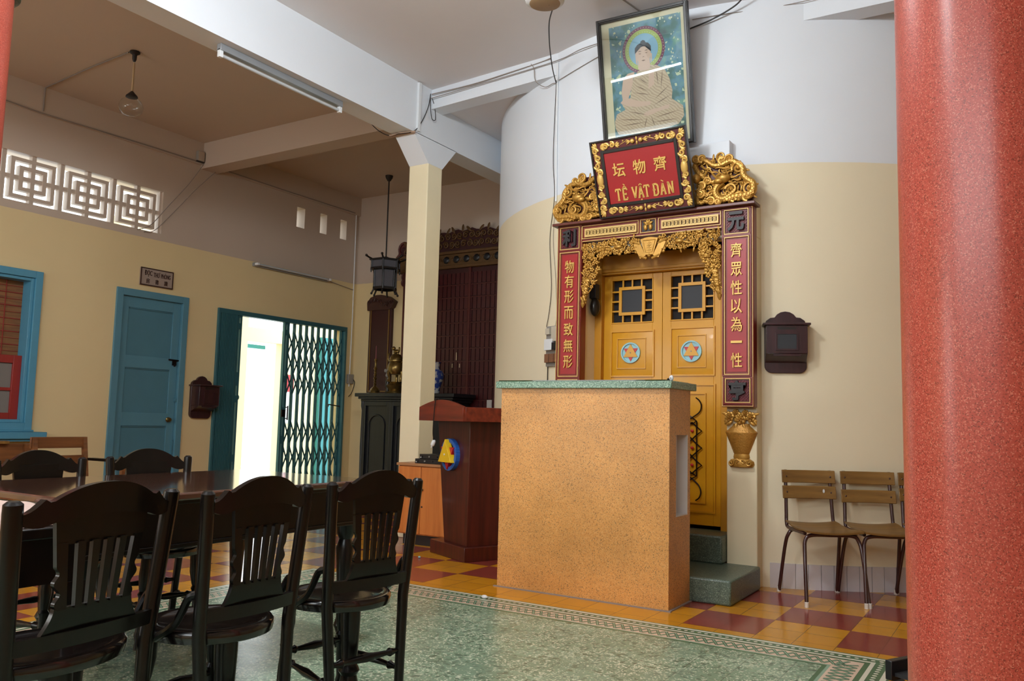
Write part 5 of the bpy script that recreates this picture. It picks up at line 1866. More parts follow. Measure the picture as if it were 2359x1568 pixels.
# ---- pierced vent blocks over the window
def vent(yc, label):
    t = thing('vent_block', label, 'vent block', (XL - .1, yc, 3.03), group='pierced vent blocks in the left wall', kind=None)
    m = MB()
    zc = 3.265
    x0_, x1_ = XL - .10, XL - .03
    zh = .2655
    def B(a0, a1, b0, b1, e=0): m.box((x0_ + e, yc + a0, zc + b0), (x1_ - e, yc + a1, zc + b1))
    def sq(r, w):
        """square ring of half-size r, bar w"""
        k = .914
        B(-r, r, (r - w) * k, r * k); B(-r, r, -r * k, -(r - w) * k)
        B(-r, -(r - w), -(r - w) * k, (r - w) * k); B(r - w, r, -(r - w) * k, (r - w) * k)
    sq(.212, .036); sq(.131, .04)
    B(-.02, .02, -.235, .235, .004); B(-.26, .26, -.02, .02, .006)
    B(.257, .277, -.235, .235, .002); B(-.277, -.257, -.235, .235, .002)
    m.build('lattice', M_CREAMW, t)
    return t
M_CREAMW = M_WHITE_DIM
vent(5.266, 'white pierced concrete vent block, rightmost of the row above the window')
vent(4.711, 'white pierced concrete vent block, second from the right above the window')
vent(4.156, 'white pierced concrete vent block, third from the right above the window')
vent(3.601, 'white pierced concrete vent block cut by the left edge of the view')

# ---- tube lamps
def tube_lamp(label, p, q, mount, lit=False, power=0):
    """batten with its tube; mount is the vector from tube to the surface behind"""
    p, q, n_ = Vector(p), Vector(q), Vector(mount)
    t = thing('tube_lamp', label, 'tube lamp', (p + q) / 2, group='fluorescent tube lamps')
    n_.normalize()
    m = MB(); m.bar(p + n_ * .055, q + n_ * .055, .045, .05, up=n_)
    m.build('batten', M_LAMPGREY, t, bevel=0.003)
    d = (q - p).normalized()
    m = MB(); m.turned(p + d * .03, q - d * .03, [(.013, 0), (.013, 1)], 12)
    m.build('tube', M_LIT if lit else M_TUBE, t)
    for e in (p, q):
        s_ = 1 if e is p else -1
        m = MB(); m.bar(e + n_ * .012, e + d * .03 * s_ + n_ * .012, .03, .06, up=n_)
        m.build('lampholder', M_WHITEPL, t, bevel=0.002)
    return t
tube_lamp('unlit tube lamp under the left edge of the white ceiling beam', (-4.82, 3.68, 3.625), (-4.82, 4.92, 3.625), (0, 0, 1))
tube_lamp('dusty unlit tube lamp high on the left wall above the gate', (XL + .08, 6.82, 2.915), (XL + .08, 8.09, 2.915), (-1, 0, 0))
tube_lamp('lit tube lamp behind the viewer, seen as a white streak in the picture glass', (-5.61, -1.27, 3.637), (-4.45, -1.51, 3.692), (0, 0, 1), lit=True)
struct(MB().box((XL, -1.5, 3.74), (-4.95, -1.25, ZC)), 'ceiling_beam', M_WHITE_DIM)

# ---- pendant bulb lamp in the left bay
pb = thing('pendant_bulb', 'old pendant lamp with a clear glass globe in the left bay', 'pendant lamp', (-6.5, 4.108, 3.6))
m = MB(); m.lathe([(.04, 4.19), (.045, 4.178), (.02, 4.16), (.018, 4.12), (.01, 4.1)], (-6.5, 4.108, 0), 16); m.build('ceiling_rose', M_CABLED, pb)
MB().tube([(-6.5, 4.108, 4.09), (-6.5, 4.108, 3.82)], .009, 8).build('stem', plain('old_brass_stem', 'B59C78', .5, .1), pb)
MB().lathe([(.008, 3.835), (.02, 3.82), (.048, 3.79), (.05, 3.778), (.025, 3.772)], (-6.5, 4.108, 0), 18).build('cap', M_CABLED, pb)
MB().lathe([(.045, 3.772), (.085, 3.74), (.1, 3.7), (.09, 3.65), (.055, 3.62), (.005, 3.612)], (-6.5, 4.108, 0), 24, cap=False).build('globe', M_GLASS, pb)

# ---- cables and boxes
def cable(name, label, pts, r, mat_, cat='cable', smooth=True):
    m = MB(); m.tube(bez(pts, 8 * len(pts)) if smooth else pts, r, 6)
    return tag(m.build(name, mat_), label, cat)
cable('ceiling_cable', 'thin cable across the left bay ceiling to the pendant lamp', [(-6.55, 4.08, 4.183), (-7.1, 4.1, 4.183), (-8.0, 4.16, 4.183), (-8.008, 4.16, 3.95)], .006, M_CABLE, smooth=False)
cable('wall_cable', 'cable bundle running along the top of the left wall', [(-8.008, 3.3, 3.955), (-8.008, 3.62, 3.945), (-8.005, 4.2, 3.925), (-8.007, 5.2, 3.945), (-8.006, 6.2, 3.95), (-8.007, 7.4, 3.945), (-8.007, 8.55, 3.95)], .007, M_CABLE)
cable('drop_cable', 'cable sagging from the junction box to the pierced vent', [(-8.0, 6.0, 3.94), (-8.0, 5.82, 3.66), (-8.01, 5.6, 3.37), (-8.03, 5.4, 3.1), (-8.04, 5.25, 3.015)], .0045, M_CABLE)
cable('drop_cable', 'second cable slanting beside it to the vent', [(-8.0, 6.2, 3.93), (-8.0, 5.9, 3.6), (-8.01, 5.66, 3.3), (-8.03, 5.45, 3.05), (-8.04, 5.33, 3.01)], .004, M_CABLE)
jb = thing('junction_box', 'square beige junction box at the top of the left wall', 'junction box', (XL + .035, 5.95, 3.95))
MB().box((XL + .035, 5.9, 3.955), (XL + .075, 5.99, 4.07)).build('box', M_GREYPL, jb, bevel=0.004)
MB().box((XL + .075, 5.905, 3.96), (XL + .08, 5.985, 4.065)).build('lid', plain('beige_lid', 'B5A796', .5), jb, bevel=0.002)
MB().box((XL + .033, 5.895, 3.945), (XL + .07, 5.995, 3.956)).build('cable_tray', M_CABLED, jb)
cable('corner_conduit', 'thin white conduit down the corner beside the gate', [(XL + .02, 8.60, 3.93), (XL + .02, 8.61, 2.5), (XL + .02, 8.60, 1.5)], .008, M_WHITEPL, 'conduit', smooth=False)
sw = thing('wall_switch', 'grey wall switch box in the corner beside the gate', 'switch', (XL, 8.615, 1.53))
MB().box((XL, 8.565, 1.54), (XL + .04, 8.665, 1.67)).build('box', M_GREYPL, sw, bevel=0.003)
m = MB(); m.tube(bez([(XL + .04, 8.66, 1.6), (XL + .06, 8.665, 1.55), (XL + .03, 8.65, 1.42), (XL + .02, 8.6, 1.36)], 20), .005, 6); m.build('cord', M_CABLED, sw)
cable('lamp_cord', 'thin cord from the wall tube lamp to the corner', [(XL + .02, 8.12, 2.91), (XL + .02, 8.4, 2.88), (XL + .02, 8.6, 2.86)], .005, M_CABLE)
cable('beam_cable', 'grey cables along the top of the beam right of the pillar', [(-4.70, 5.985, 4.13), (-4.2, 5.955, 4.12), (-3.8, 5.93, 4.135), (-3.5, 5.915, 4.15), (-3.36, 5.89, 4.155)], .005, M_CABLE)
cable('beam_cable', 'thin straight cable along the beam below the ceiling', [(-4.70, 5.98, 4.09), (-3.9, 5.925, 4.1), (-3.29, 5.87, 4.11), (-3.0, 5.765, 4.105), (-2.7, 5.715, 4.10)], .004, M_CABLE)
cable('pillar_cable', 'dark cable looping at the head of the pillar', [(-4.70, 5.97, 4.13), (-4.708, 5.95, 4.0), (-4.712, 5.88, 3.85), (-4.712, 5.79, 3.73), (-4.75, 5.74, 3.69), (-4.86, 5.72, 3.69), (-4.97, 5.72, 3.69), (-5.05, 5.66, 3.73), (-5.15, 5.62, 3.83)], .004, M_CABLED)
cable('pillar_cable', 'cable loop hanging beside the pillar head', [(-4.70, 5.965, 4.12), (-4.705, 5.98, 4.0), (-4.7, 6.0, 3.9), (-4.69, 6.04, 3.9), (-4.695, 6.03, 4.02), (-4.70, 5.99, 4.1)], .0035, M_CABLED)
MBc = MB().box((-4.724, 5.80, 3.72), (-4.70, 5.835, 4.18))
tag(MBc.build('cable_trunking', M_WHITEPL), 'white cable trunking on the beam face above the pillar', 'trunking')
m = MB()
for dz in (0, .02, -.014):
    m.tube([(-4.70, 5.76, 3.695 + dz * .2), (-4.83, 5.745 - dz, 3.695), (-4.97, 5.74 - dz, 3.69)], .008, 6)
tag(m.build('cable_bundle', plain('bundled_cable', 'A08672', .6)), 'bundle of pale cables round the underside of the beam at the pillar', 'cable')
xs_ = -3.285
def dpt(x, z, o=.01):
    a_ = ang(x)
    return (DC[0] + (DR + o) * cos(a_), DC[1] + (DR + o) * sin(a_), z)
MBc = MB(); MBc.tube([dpt(xs_, 4.1), dpt(xs_, 3.4), dpt(xs_ + .01, 2.9)], .009, 8)
tag(MBc.build('drum_conduit', M_WHITEPL), 'white conduit running down the round wall left of the picture', 'conduit')
cable('drum_cable', 'thin black cable down the round wall to the fuse board', [dpt(-3.30, 3.95), dpt(-3.32, 3.3), dpt(-3.295, 2.95), dpt(-3.34, 2.6), dpt(-3.31, 2.2), dpt(-3.33, 1.99), dpt(-3.36, 1.86)], .0025, M_CABLED)
cable('drum_cable', 'second thin cable beside it down the round wall', [dpt(-3.27, 2.92), dpt(-3.30, 2.6), dpt(-3.26, 2.25), dpt(-3.24, 1.95), dpt(-3.26, 1.84)], .002, M_CABLE)
cable('thin_wire', 'thin cord from the conduit to the picture across the white wall', [dpt(-3.27, 3.94), dpt(-3.1, 3.96), dpt(-2.85, 4.0), dpt(-2.7, 4.03)], .003, M_CABLE)
cable('wire_loop', 'drooping wire from the beam to the conduit on the round wall', [(-3.56, 5.90, 4.15), (-3.53, 5.90, 4.1), (-3.50, 5.88, 3.98), dpt(-3.42, 3.93, .03), dpt(-3.33, 3.93, .02), dpt(-3.29, 3.92, .015)], .0035, M_CABLE)
cable('picture_cable', 'dark cable from behind the picture to the ceiling beam', [dpt(-2.07, 4.02, .03), dpt(-1.9, 4.06, .04), (-1.72, 5.70, 4.12), (-1.63, 5.66, 4.17)], .006, M_CABLED)
cable('picture_cable', 'thin grey cable along the round wall right of the picture', [dpt(-2.05, 4.1, .01), dpt(-1.8, 4.1, .012), (-1.5, 5.86, 4.12), (-1.1, 5.9, 4.13), (-.5, 5.92, 4.15)], .003, M_CABLE)

# ---- fuse board left of the carved frame
fx = thing('fuse_board', 'old wooden fuse board with switches left of the carved frame', 'fuse board', dpt(-3.24, 1.53))
a_ = ang(-3.24)
F = T(DC[0] + DR * cos(a_), DC[1] + DR * sin(a_), 1.53) @ RZ(a_ + pi / 2)
def fpart(name, boxes, mat_, bev=.002):
    m = MB(); m.x = F
    for a0, b0 in boxes: m.box(a0, b0)
    return m.build(name, mat_, fx, bevel=bev)
fpart('board', [((-.115, -.02, 0), (.1, 0, .33))], M_GREYPL)
fpart('switch_block', [((-.02, -.05, .2), (.05, -.02, .32)), ((-.1, -.045, .26), (-.05, -.02, .31))], plain('old_cream_plastic', 'BFB6A4', .45))
fpart('meter', [((-.1, -.055, .13), (.0, -.02, .22))], M_WHITEPL)
fpart('black_fuse', [((.0, -.06, .13), (.06, -.02, .19))], M_BLACKPL)
fpart('fuse_holder', [((-.1, -.05, .03), (-.05, -.02, .1)), ((-.04, -.05, .03), (.01, -.02, .1)), ((.02, -.05, .03), (.07, -.02, .1))], plain('brown_fuse', '7A5238', .5))
m = MB(); m.tube([F @ Vector((-.1, -.01, 0)), F @ Vector((-.1, -.01, -.3)), F @ Vector((-.1, -.01, -.9))], .004, 6); m.build('wire', M_CABLED, fx)

# ---- bell on the door reveal
be = thing('wall_bell', 'dark bronze bell hanging from a black block inside the left jamb', 'bell', (-2.875, 5.80, 1.9))
m = MB(); m.box((-2.9, 5.77, 2.05), (-2.845, 5.84, 2.165)); m.build('block', M_BLACKPL, be, bevel=0.003)
m = MB(); m.x = T(-2.862, 5.80, 1.984)
m.ball((0, 0, 0), (.036, .05, .075), 18, 12); m.x = Matrix.Identity(4)
m.build('gong', M_IRONGREY, be)
m = MB(); m.tube([(-2.87, 5.80, 2.06), (-2.865, 5.80, 2.05)], .008, 8); m.build('hook', M_IRON, be)

# ---- ceiling fan body and its wire
fa = thing('ceiling_fan', 'white ceiling fan body at the top edge of the view', 'ceiling fan', (-2.56, 4.44, 3.73))
m = MB()
m.lathe([(.03, 3.735), (.1, 3.735), (.125, 3.75), (.135, 3.79), (.13, 3.86), (.08, 3.90), (.03, 3.91)], (-2.58, 4.43, .035), 36)
m.build('motor_housing', M_WHITEPL, fa)
MB().tube([(-2.58, 4.43, 3.92), (-2.58, 4.43, 4.12)], .012, 10).build('down_rod', M_WHITEPL, fa)
MB().lathe([(.02, 4.09), (.06, 4.14), (.065, 4.19)], (-2.58, 4.43, 0), 24).build('canopy', M_WHITEPL, fa)
MB().lathe([(.005, 3.731), (.085, 3.731), (.1, 3.735)], (-2.58, 4.43, .035), 36).build('bottom_cover', plain('beige_cover', 'A8906E', .5), fa)
cable('hanging_wire', 'black wire drooping from the ceiling fan to the round wall', [(-2.56, 4.45, 3.768), (-2.70, 4.75, 3.93), (-2.9, 5.05, 4.0), (-3.04, 5.3, 3.99), (-3.14, 5.5, 3.98), (-3.23, 5.7, 3.95), dpt(-3.29, 3.92, .02)], .0045, M_CABLED)
# ================================================================ BACK WALL ALTAR
al = thing('altar_cabinet', 'tall black altar cabinet with arched panels against the back wall', 'altar', (-6.6, 8.2, 0))
AX0, AX1, AY0, AY1, AZ = -7.45, -5.86, 8.12, 8.56, 1.392
m = MB()
m.box((AX0 + .1, AY0 + .05, .06), (AX1 - .1, AY1, 1.29))
m.build('body', M_BLACKWOOD, al)
m = MB()
m.box((AX0, AY0 - .03, 1.345), (AX1, AY1, AZ)); m.box((AX0 + .035, AY0, 1.315), (AX1 - .035, AY1, 1.345)); m.box((AX0 + .06, AY0 + .025, 1.285), (AX1 - .06, AY1, 1.315))
m.build('altar_top', M_BLACKWOOD, al, bevel=0.006)
m = MB(); m.box((AX0 + .07, AY0 + .02, 0), (AX1 - .07, AY1, .1)); m.build('plinth', M_BLACKWOOD, al, bevel=0.004)
nb = 3
W = (AX1 - AX0 - .2) / nb
for k in range(nb):
    xa, xb = AX0 + .1 + W * k, AX0 + .1 + W * (k + 1)
    m = MB()
    frame4(m, xa, xb, .1, 1.285, .055, AY0 + .02, AY0 + .055)
    o = m.build('panel_frame', M_BLACKWOOD, al, bevel=0.003)
    m = MB()
    cx_ = (xa + xb) / 2
    hw = (xb - xa) / 2 - .1
    pts = bez([(cx_ - hw, AY0 + .045, .25), (cx_ - hw, AY0 + .045, .98)], 4)[:-1] + [Vector((cx_ + hw * cos(pi - pi * t / 12), AY0 + .045, .98 + hw * 1.0 * sin(pi * t / 12))) for t in range(13)] + [Vector((cx_ + hw, AY0 + .045, .25)), Vector((cx_ - hw, AY0 + .045, .25))]
    m.tube(pts, .011, 6, cap=False)
    m.build('arch_moulding', M_BLACKWOOD, o)
for x in (AX0 + .1, AX1 - .1):
    MB().turned((x, AY0 + .04, .1), (x, AY0 + .04, 1.285), [(.03, 0), (.035, .05), (.022, .1), (.028, .5), (.022, .9), (.034, .95), (.034, 1)], 12).build('corner_column', M_BLACKWOOD, al)
# objects on the altar
cs = thing('candlestick', 'tall brass candlestick with a wide foot on the left end of the altar', 'candlestick', (-7.275, 8.28, AZ))
prof = [(.075, 0), (.078, .012), (.06, .02), (.066, .04), (.05, .07), (.024, .09), (.014, .11), (.022, .125), (.012, .14), (.02, .16), (.012, .175), (.026, .2), (.012, .22), (.022, .245), (.012, .265), (.02, .285), (.012, .3), (.024, .33), (.014, .35), (.013, .42), (.022, .44), (.018, .455)]
MB().lathe(prof, (-7.275, 8.28, AZ), 20).build('stick', M_BRONZE, cs)
MB().lathe([(.008, .455), (.007, .62), (.003, .63)], (-7.275, 8.28, AZ), 10).build('taper', plain('dull_red_wax', '6E3238', .5), cs)
ib = thing('incense_burner', 'ornate brass incense burner with a lion lid on the altar', 'incense burner', (-6.94, 8.28, AZ))
bx, by = -6.93, 8.28
MB().lathe([(.11, 0), (.115, .02), (.08, .035), (.1, .07), (.115, .1), (.075, .135), (.09, .15)], (bx, by, AZ), 20).build('stand', M_BRONZE, ib)
for k in range(3):
    a = -pi / 2 + 2 * pi * k / 3 - .5
    m = MB()
    m.tube(bez([(bx + .05 * cos(a), by + .05 * sin(a), AZ + .3), (bx + .1 * cos(a), by + .1 * sin(a), AZ + .27), (bx + .085 * cos(a), by + .085 * sin(a), AZ + .2), (bx + .095 * cos(a), by + .095 * sin(a), AZ + .15)], 14), [.028, .026, .026, .024, .022, .02, .02, .018, .018, .018, .02, .022, .024, .024, .02][:len(bez([(0, 0, 0), (1, 0, 0), (2, 0, 0), (3, 0, 0)], 14))], 8)
    m.build('burner_leg', M_BRONZE, ib)
MB().lathe([(.02, .24), (.085, .25), (.112, .3), (.108, .36), (.085, .4), (.1, .415), (.1, .43), (.07, .435)], (bx, by, AZ), 24).build('bowl', M_BRONZE, ib)
for s_ in (1, -1):
    m = MB(); m.tube(bez([(bx + s_ * .09, by, AZ + .4), (bx + s_ * .13, by, AZ + .43), (bx + s_ * .13, by, AZ + .5), (bx + s_ * .11, by, AZ + .53)], 14), .009, 6); m.build('handle', M_BRONZE, ib)
m = MB()
m.lathe([(.09, .435), (.085, .46), (.06, .5), (.03, .515)], (bx, by, AZ), 20)
ld = m.build('lid', M_BRONZE, ib)
m = MB()
m.ball((bx, by, AZ + .545), (.05, .03, .028), 10, 7); m.ball((bx - .04, by - .01, AZ + .585), (.027, .025, .027), 10, 7); m.ball((bx + .045, by, AZ + .575), (.014, .012, .03), 8, 6)
for dx in (-.03, .03): m.ball((bx + dx, by - .01, AZ + .52), (.012, .012, .02), 8, 5)
m.build('lion_finial', M_BRONZE, ld)
fv = thing('flower_vase', 'small dark vase holding grey lotus flowers between candlestick and burner', 'vase', (-7.10, 8.33, AZ))
MB().lathe([(.03, 0), (.035, .01), (.02, .05), (.032, .1), (.03, .15), (.018, .2), (.024, .23)], (-7.10, 8.33, AZ), 16).build('vase_body', M_IRONGREY, fv)
m = MB()
for dx, dz in ((-.03, .30), (.045, .28), (.02, .33), (-.005, .24)):
    m.tube([(-7.10, 8.33, AZ + .2), (-7.10 + dx, 8.32, AZ + dz)], .003, 5)
    for k in range(6):
        a = k * pi / 3
        m.ball((-7.10 + dx + .012 * cos(a), 8.32 + .012 * sin(a), AZ + dz), (.012, .012, .024), 7, 5)
m.build('flowers', M_GREYPL, fv)
bv = thing('porcelain_vase', 'blue and white porcelain vase on the right end of the altar', 'vase', (-6.27, 8.25, AZ))
t = NT('blue_white_porcelain')
v = t.coord('Object')
nz = t.noise(v, 16, 5)
M_PORC = t.out(t.ramp(nz, [(.0, lin('27408A')), (.47, lin('2B4796')), (.53, lin('AEB6BE')), (1, lin('C6CBCF'))]), .2, 0, .3)
MB().lathe([(.06, 0), (.066, .02), (.062, .05), (.085, .12), (.108, .19), (.112, .23), (.098, .275), (.06, .305), (.052, .33), (.058, .37), (.078, .392), (.072, .392), (.05, .35)], (-6.27, 8.25, AZ), 28, cap=False).build('vase_body', M_PORC, bv)

# couplet board on the back wall
cbd = thing('couplet_board', 'tall dark red couplet board with carved cap, left of the pillar', 'couplet board', (-7.53, 8.64, 1.41))
m = MB()
m.box((-7.73, 8.625, 1.415), (-7.335, 8.678, 2.62))
m.build('board', M_REDBACK, cbd, bevel=0.004)
m = MB(); frame4(m, -7.70, -7.365, 1.43, 2.60, .012, 8.615, 8.626); m.build('gold_line', plain('tarnished_gold', '8A6A34', .5, .3), cbd)
m = MB()
m.prism([(-7.75, 2.55), (-7.76, 2.66), (-7.70, 2.73), (-7.6, 2.76), (-7.5, 2.76), (-7.38, 2.73), (-7.27, 2.66), (-7.31, 2.58), (-7.36, 2.55)], 8.60, 8.677, 'xz')
for k in range(7):
    m.tube(spiral((-7.72 + .065 * k, 8.595, 2.66 + .03 * sin(k)), .032, 1.4, k, 16, 1 if k % 2 else -1), .008, 6)
m.build('carved_cap', plain('dark_carved_wood', '41221A', .5, var=.2), cbd)

# great red tablet cabinet
tc = thing('tablet_cabinet', 'huge dark red cabinet of ancestral tablets with a carved pediment behind the pillar', 'cabinet', (-6.1, 8.62, 0))
CX0, CX1, CY = -7.12, -5.05, 8.62
MB().box((CX0, CY, 0), (CX1, 8.68, 3.05)).build('back_panel', M_REDBACK, tc)
M_TAB = plain('tablet_red', '430D11', .38, 0, .15, var=.15)
z = 1.0
row = 0
M_SPEC = plain('tablet_mark', 'C9B99A', .5)
NX = 29
while z < 2.98:
    hgt = .165
    m = MB()
    for k in range(NX):
        x = CX0 + .05 + (CX1 - CX0 - .1) * (k + .5) / NX
        m.box((x - .026, CY - .014, z + .008), (x + .026, CY, z + hgt - .012))
    m.build('tablet_row', M_TAB, tc)
    m = MB(); m.box((CX0 + .03, CY - .02, z - .012), (CX1 - .03, CY, z)); m.build('shelf_strip', plain('shelf_red', '4C1815', .4) if row == 0 else bpy.data.materials['shelf_red'], tc)
    z += hgt
    row += 1
m = MB()
for x in (CX0 + .02, -6.03, CX1 - .02):
    m.box((x - .018, CY - .026, .9), (x + .018, CY, 3.03))
m.build('stile', bpy.data.materials['shelf_red'], tc)
m = MB()
for x, z, hh in ((-6.21, 1.835, .1), (-6.27, 1.74, .05), (-6.155, 1.74, .05)):
    m.box((x - .006, CY - .017, z), (x + .006, CY - .013, z + hh))
m.build('white_slip', M_SPEC, tc)
M_CARV = plain('dark_gilt_carving', '5E4322', .5, .2, 0, var=.35, nscale=25)
m = MB()
m.box((CX0 - .1, CY - .06, 3.03), (CX1 + .1, 8.68, 3.07)); m.box((CX0 - .1, CY - .03, 3.07), (CX1 + .1, 8.68, 3.22)); m.box((CX0 - .12, CY - .06, 3.22), (CX1 + .12, 8.68, 3.255))
pd = m.build('frieze', M_CARV, tc, bevel=0.004)
for k in range(13):
    m = MB()
    x = CX0 + .08 + (CX1 - CX0 - .16) * k / 12
    m.ball((x, CY - .035, 3.145), (.05, .018, .048), 10, 6)
    m.build('rosette', M_BLACKWOOD, pd)
m = MB()
for k in range(24):
    x = CX0 + .08 + (CX1 - CX0 - .16) * (k + .5) / 24
    m.tube(spiral((x, CY - .035, 3.145), .04, 1.3, k, 14, 1 if k % 2 else -1), .006, 5)
m.build('frieze_scroll', M_CARV, pd)
m = MB()
pts = [(CX0 - .05, 3.255), (CX1 + .05, 3.255)]
N = 30
for k in range(N + 1):
    t_ = k / N
    x = CX1 + .05 - (CX1 - CX0 + .1) * t_
    pts.append((x, 3.36 + .17 * sin(pi * t_) ** .7 + .018 * sin(k * 1.9)))
m.prism(pts, CY - .03, 8.675, 'xz')
cr_ = m.build('pediment', M_REDBACK, tc)
m = MB()
for k in range(22):
    t_ = (k + .5) / 22
    x = CX0 + (CX1 - CX0) * t_
    for zz in (.3, .75):
        top_ = .08 + .17 * sin(pi * t_) ** .7
        m.tube(spiral((x + .03 * (zz > .5), CY - .04, 3.27 + top_ * zz), .048, 1.5, k * 1.3, 16, 1 if k % 2 else -1), .01, 6)
for k in range(16):
    t_ = (k + .5) / 16
    leafball(m, (CX0 + (CX1 - CX0) * t_, CY - .04, 3.34 + .16 * sin(pi * t_) ** .7), rng.uniform(.5, 2.6), .1, .04)
m.build('pediment_carving', M_CARV, cr_)
m = MB()                        # carved side wing hanging at the left of the cabinet
for sx, xx in ((1, CX0),):
    for c, r in (((-7.16, 3.36), .1), ((-7.2, 3.22), .09), ((-7.14, 3.1), .075), ((-7.12, 2.98), .06), ((-7.13, 2.9), .05)):
        m.tube(spiral((c[0], CY + .01, c[1]), r, 1.6, 1.0, 20, -1), .018, 7)
    m.prism([(-7.26, 3.36), (-7.22, 3.44), (-7.1, 3.45), (-7.1, 2.84), (-7.13, 2.86), (-7.19, 2.98), (-7.2, 3.08), (-7.27, 3.2)], CY + .02, 8.675, 'xz')
m.build('side_wing', plain('dull_red_carving', '552420', .5, var=.25, nscale=20), tc)

# ---- hexagonal lantern
ln = thing('hexagonal_lantern', 'dark hexagonal hanging lantern with frosted panels before the back wall', 'lantern', (-6.92, 7.995, 2.63))
LX, LY = -6.925, 7.995
MB().tube([(LX, LY, 4.17), (LX, LY, 3.13)], .009, 8).build('rod', M_CABLED, ln)
MB().lathe([(.05, 4.19), (.045, 4.16), (.02, 4.12)], (LX, LY, 0), 16).build('ceiling_rose', M_CABLED, ln)
def hexp(r, z, off=0): return [Vector((LX + r * cos(pi / 3 * k + off), LY + r * sin(pi / 3 * k + off), z)) for k in range(6)]
m = MB()
def hexring(r, z, w, h_):
    P_ = hexp(r, z)
    for a_, b_ in zip(P_, P_[1:] + P_[:1]): m.bar(a_, b_, w, h_)
hexring(.185, 3.075, .03, .025); hexring(.185, 2.965, .03, .022); hexring(.145, 2.955, .026, .02); hexring(.145, 2.715, .03, .03)
for a_, b_ in zip(hexp(.185, 3.08), hexp(.185, 2.955)): m.tube([a_, b_], .011, 6)
for a_, b_ in zip(hexp(.145, 2.965), hexp(.145, 2.70)): m.tube([a_, b_], .012, 6)
m.build('lantern_frame', M_BLACK, ln)
for k, p_ in enumerate(hexp(1, 0)):
    m = MB()
    d = Vector((p_.x - LX, p_.y - LY, 0))
    b_ = Vector((LX, LY, 3.085)) + d * .185
    m.tube(bez([b_, b_ + d * .035 + Vector((0, 0, .012)), b_ + d * .07 + Vector((0, 0, .03))], 8), .012, 6); m.ball(b_ + d * .075 + Vector((0, 0, .036)), .017, 8, 5)
    m.build('carved_arm', M_BLACK, ln)
    m = MB()
    b_ = Vector((LX, LY, 2.955)) + d * .19
    m.tube([b_, b_ + Vector((0, 0, -.045))], [.013, .006], 6)
    m.build('drop_finial', M_BLACK, ln)
    m = MB()
    b_ = Vector((LX, LY, 2.70)) + d * .145
    m.tube(bez([b_, b_ + d * .015 + Vector((0, 0, -.03)), b_ + d * .03 + Vector((0, 0, -.06))], 8), .011, 6); m.ball(b_ + d * .03 + Vector((0, 0, -.06)), .015, 8, 5)
    m.build('lantern_foot', M_BLACK, ln)
M_LPAN = plain('lantern_panel', '55555C', .4, var=.1)
for r, z0_, z1_ in ((.178, 2.975, 3.065), (.138, 2.73, 2.945)):
    P_ = hexp(r, 0)
    for a_, b_ in zip(P_, P_[1:] + P_[:1]):
        m = MB(); m.bar(a_ + Vector((0, 0, (z0_ + z1_) / 2)), b_ + Vector((0, 0, (z0_ + z1_) / 2)), .005, z1_ - z0_)
        m.build('frosted_panel', M_LPAN, ln)
m = MB(); m.lathe([(.02, 3.13), (.05, 3.115), (.14, 3.095), (.178, 3.085)], (LX, LY, 0), 6); m.build('roof', M_BLACK, ln)

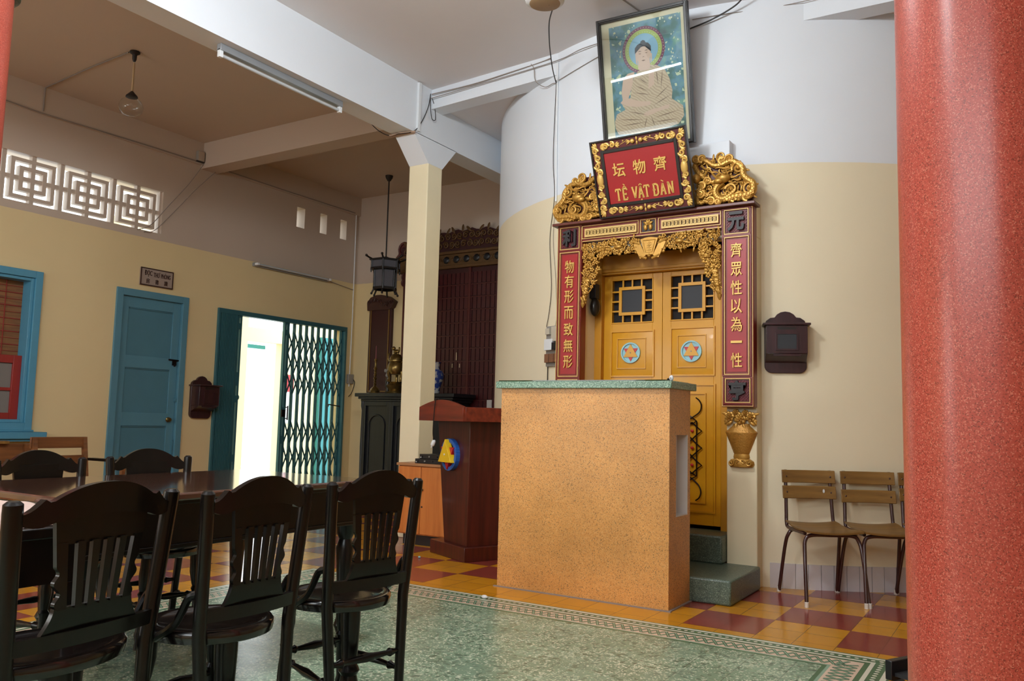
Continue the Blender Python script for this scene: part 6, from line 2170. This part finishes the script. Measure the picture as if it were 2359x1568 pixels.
# ---- benches against the left wall
def wood_chair(loc, rz, label, arm=True):
    t = thing('wooden_chair', label, 'chair', loc, rz, 'old wooden chairs along the left side', local=True)  # local: +x front
    MB().box((-.2, -.21, .43), (.22, .21, .455)).build('seat', M_OLDPLY, t, bevel=.004)
    for s_ in (1, -1):
        m = MB(); m.bar((-.2, s_ * .2, 0), (-.2, s_ * .2, .45), .035, .035, up=(1, 0, 0)); m.bar((-.2, s_ * .2, .43), (-.27, s_ * .2, .86), .03, .035, up=(1, 0, 0)); m.build('back_post', M_OLDPLY, t)
        m = MB(); m.box((.17, s_ * .2 - .018, 0), (.205, s_ * .2 + .018, .43)); m.build('leg', M_OLDPLY, t)
    for z in (.83, .69):
        m = MB(); m.bar((-.255 - (z - .7) * .15, -.225, z), (-.255 - (z - .7) * .15, .225, z), .018, .085); m.build('back_slat', M_OLDPLY, t, bevel=.003)
    if arm:
        m = MB(); m.bar((-.24, .24, .70), (.2, .24, .70), .06, .02); m.build('armrest', M_DARK, t)
        m = MB(); m.box((.15, .225, .43), (.18, .255, .69)); m.build('arm_support', M_OLDPLY, t)
    return t
wood_chair((-6.05, 3.62, 0), .05, 'old slatted wooden chair with an armrest in front of the blue door')
b_ = thing('wooden_bench', 'old wooden bench with a high plank back below the window', 'bench', (-7.2, 3.3, 0))
MB().box((-7.25, 2.5, .42), (-6.85, 3.92, .455)).build('bench_seat', M_OLDPLY, b_, bevel=.004)
m = MB(); m.bar((-7.28, 2.5, .70), (-7.28, 3.92, .70), .025, .17); m.build('back_plank', M_OLDPLY, b_, bevel=.004)
MB().box((-7.32, 2.5, .785), (-7.22, 3.7, .81)).build('top_plank', M_CHAIRPLY, b_, bevel=.003)
for y in (2.56, 3.86):
    m = MB(); m.box((-7.28, y - .025, 0), (-7.23, y + .025, .785)); m.box((-6.9, y - .025, 0), (-6.85, y + .025, .42)); m.build('bench_leg', M_OLDPLY, b_)

# ---- courtyard things seen through the gate
td = thing('turquoise_door', 'turquoise panelled door across the bright courtyard behind the gate', 'door', (-9.97, 10.3, -.02))
MB().box((-9.99, 9.98, -.02), (-9.95, 11.0, 2.33)).build('door_leaf', M_TURQ, td)
m = MB(); frameX(m, 9.93, 11.05, -.02, 2.38, .07, -9.99, -9.92); m.build('door_frame', M_TURQ, td)
ns = thing('notice_poster', 'red and white poster on the courtyard wall behind the gate', 'poster', (-9.98, 9.28, .9))
MB().box((-9.995, 9.2, 1.45), (-9.985, 9.42, 1.72)).build('red_sheet', M_EMBRED, ns)
MB().box((-9.995, 9.2, .95), (-9.985, 9.42, 1.45)).build('white_sheet', M_WHITEPL, ns)
tag(MB().box((-10.6, 8.5, -.02), (-10.55, 8.56, 2.2)).box((-10.6, 8.5, 2.14), (-10.55, 9.3, 2.2)).build('far_door_frame', M_TURQ), 'turquoise corner of a far door frame in the bright opening', 'door frame')
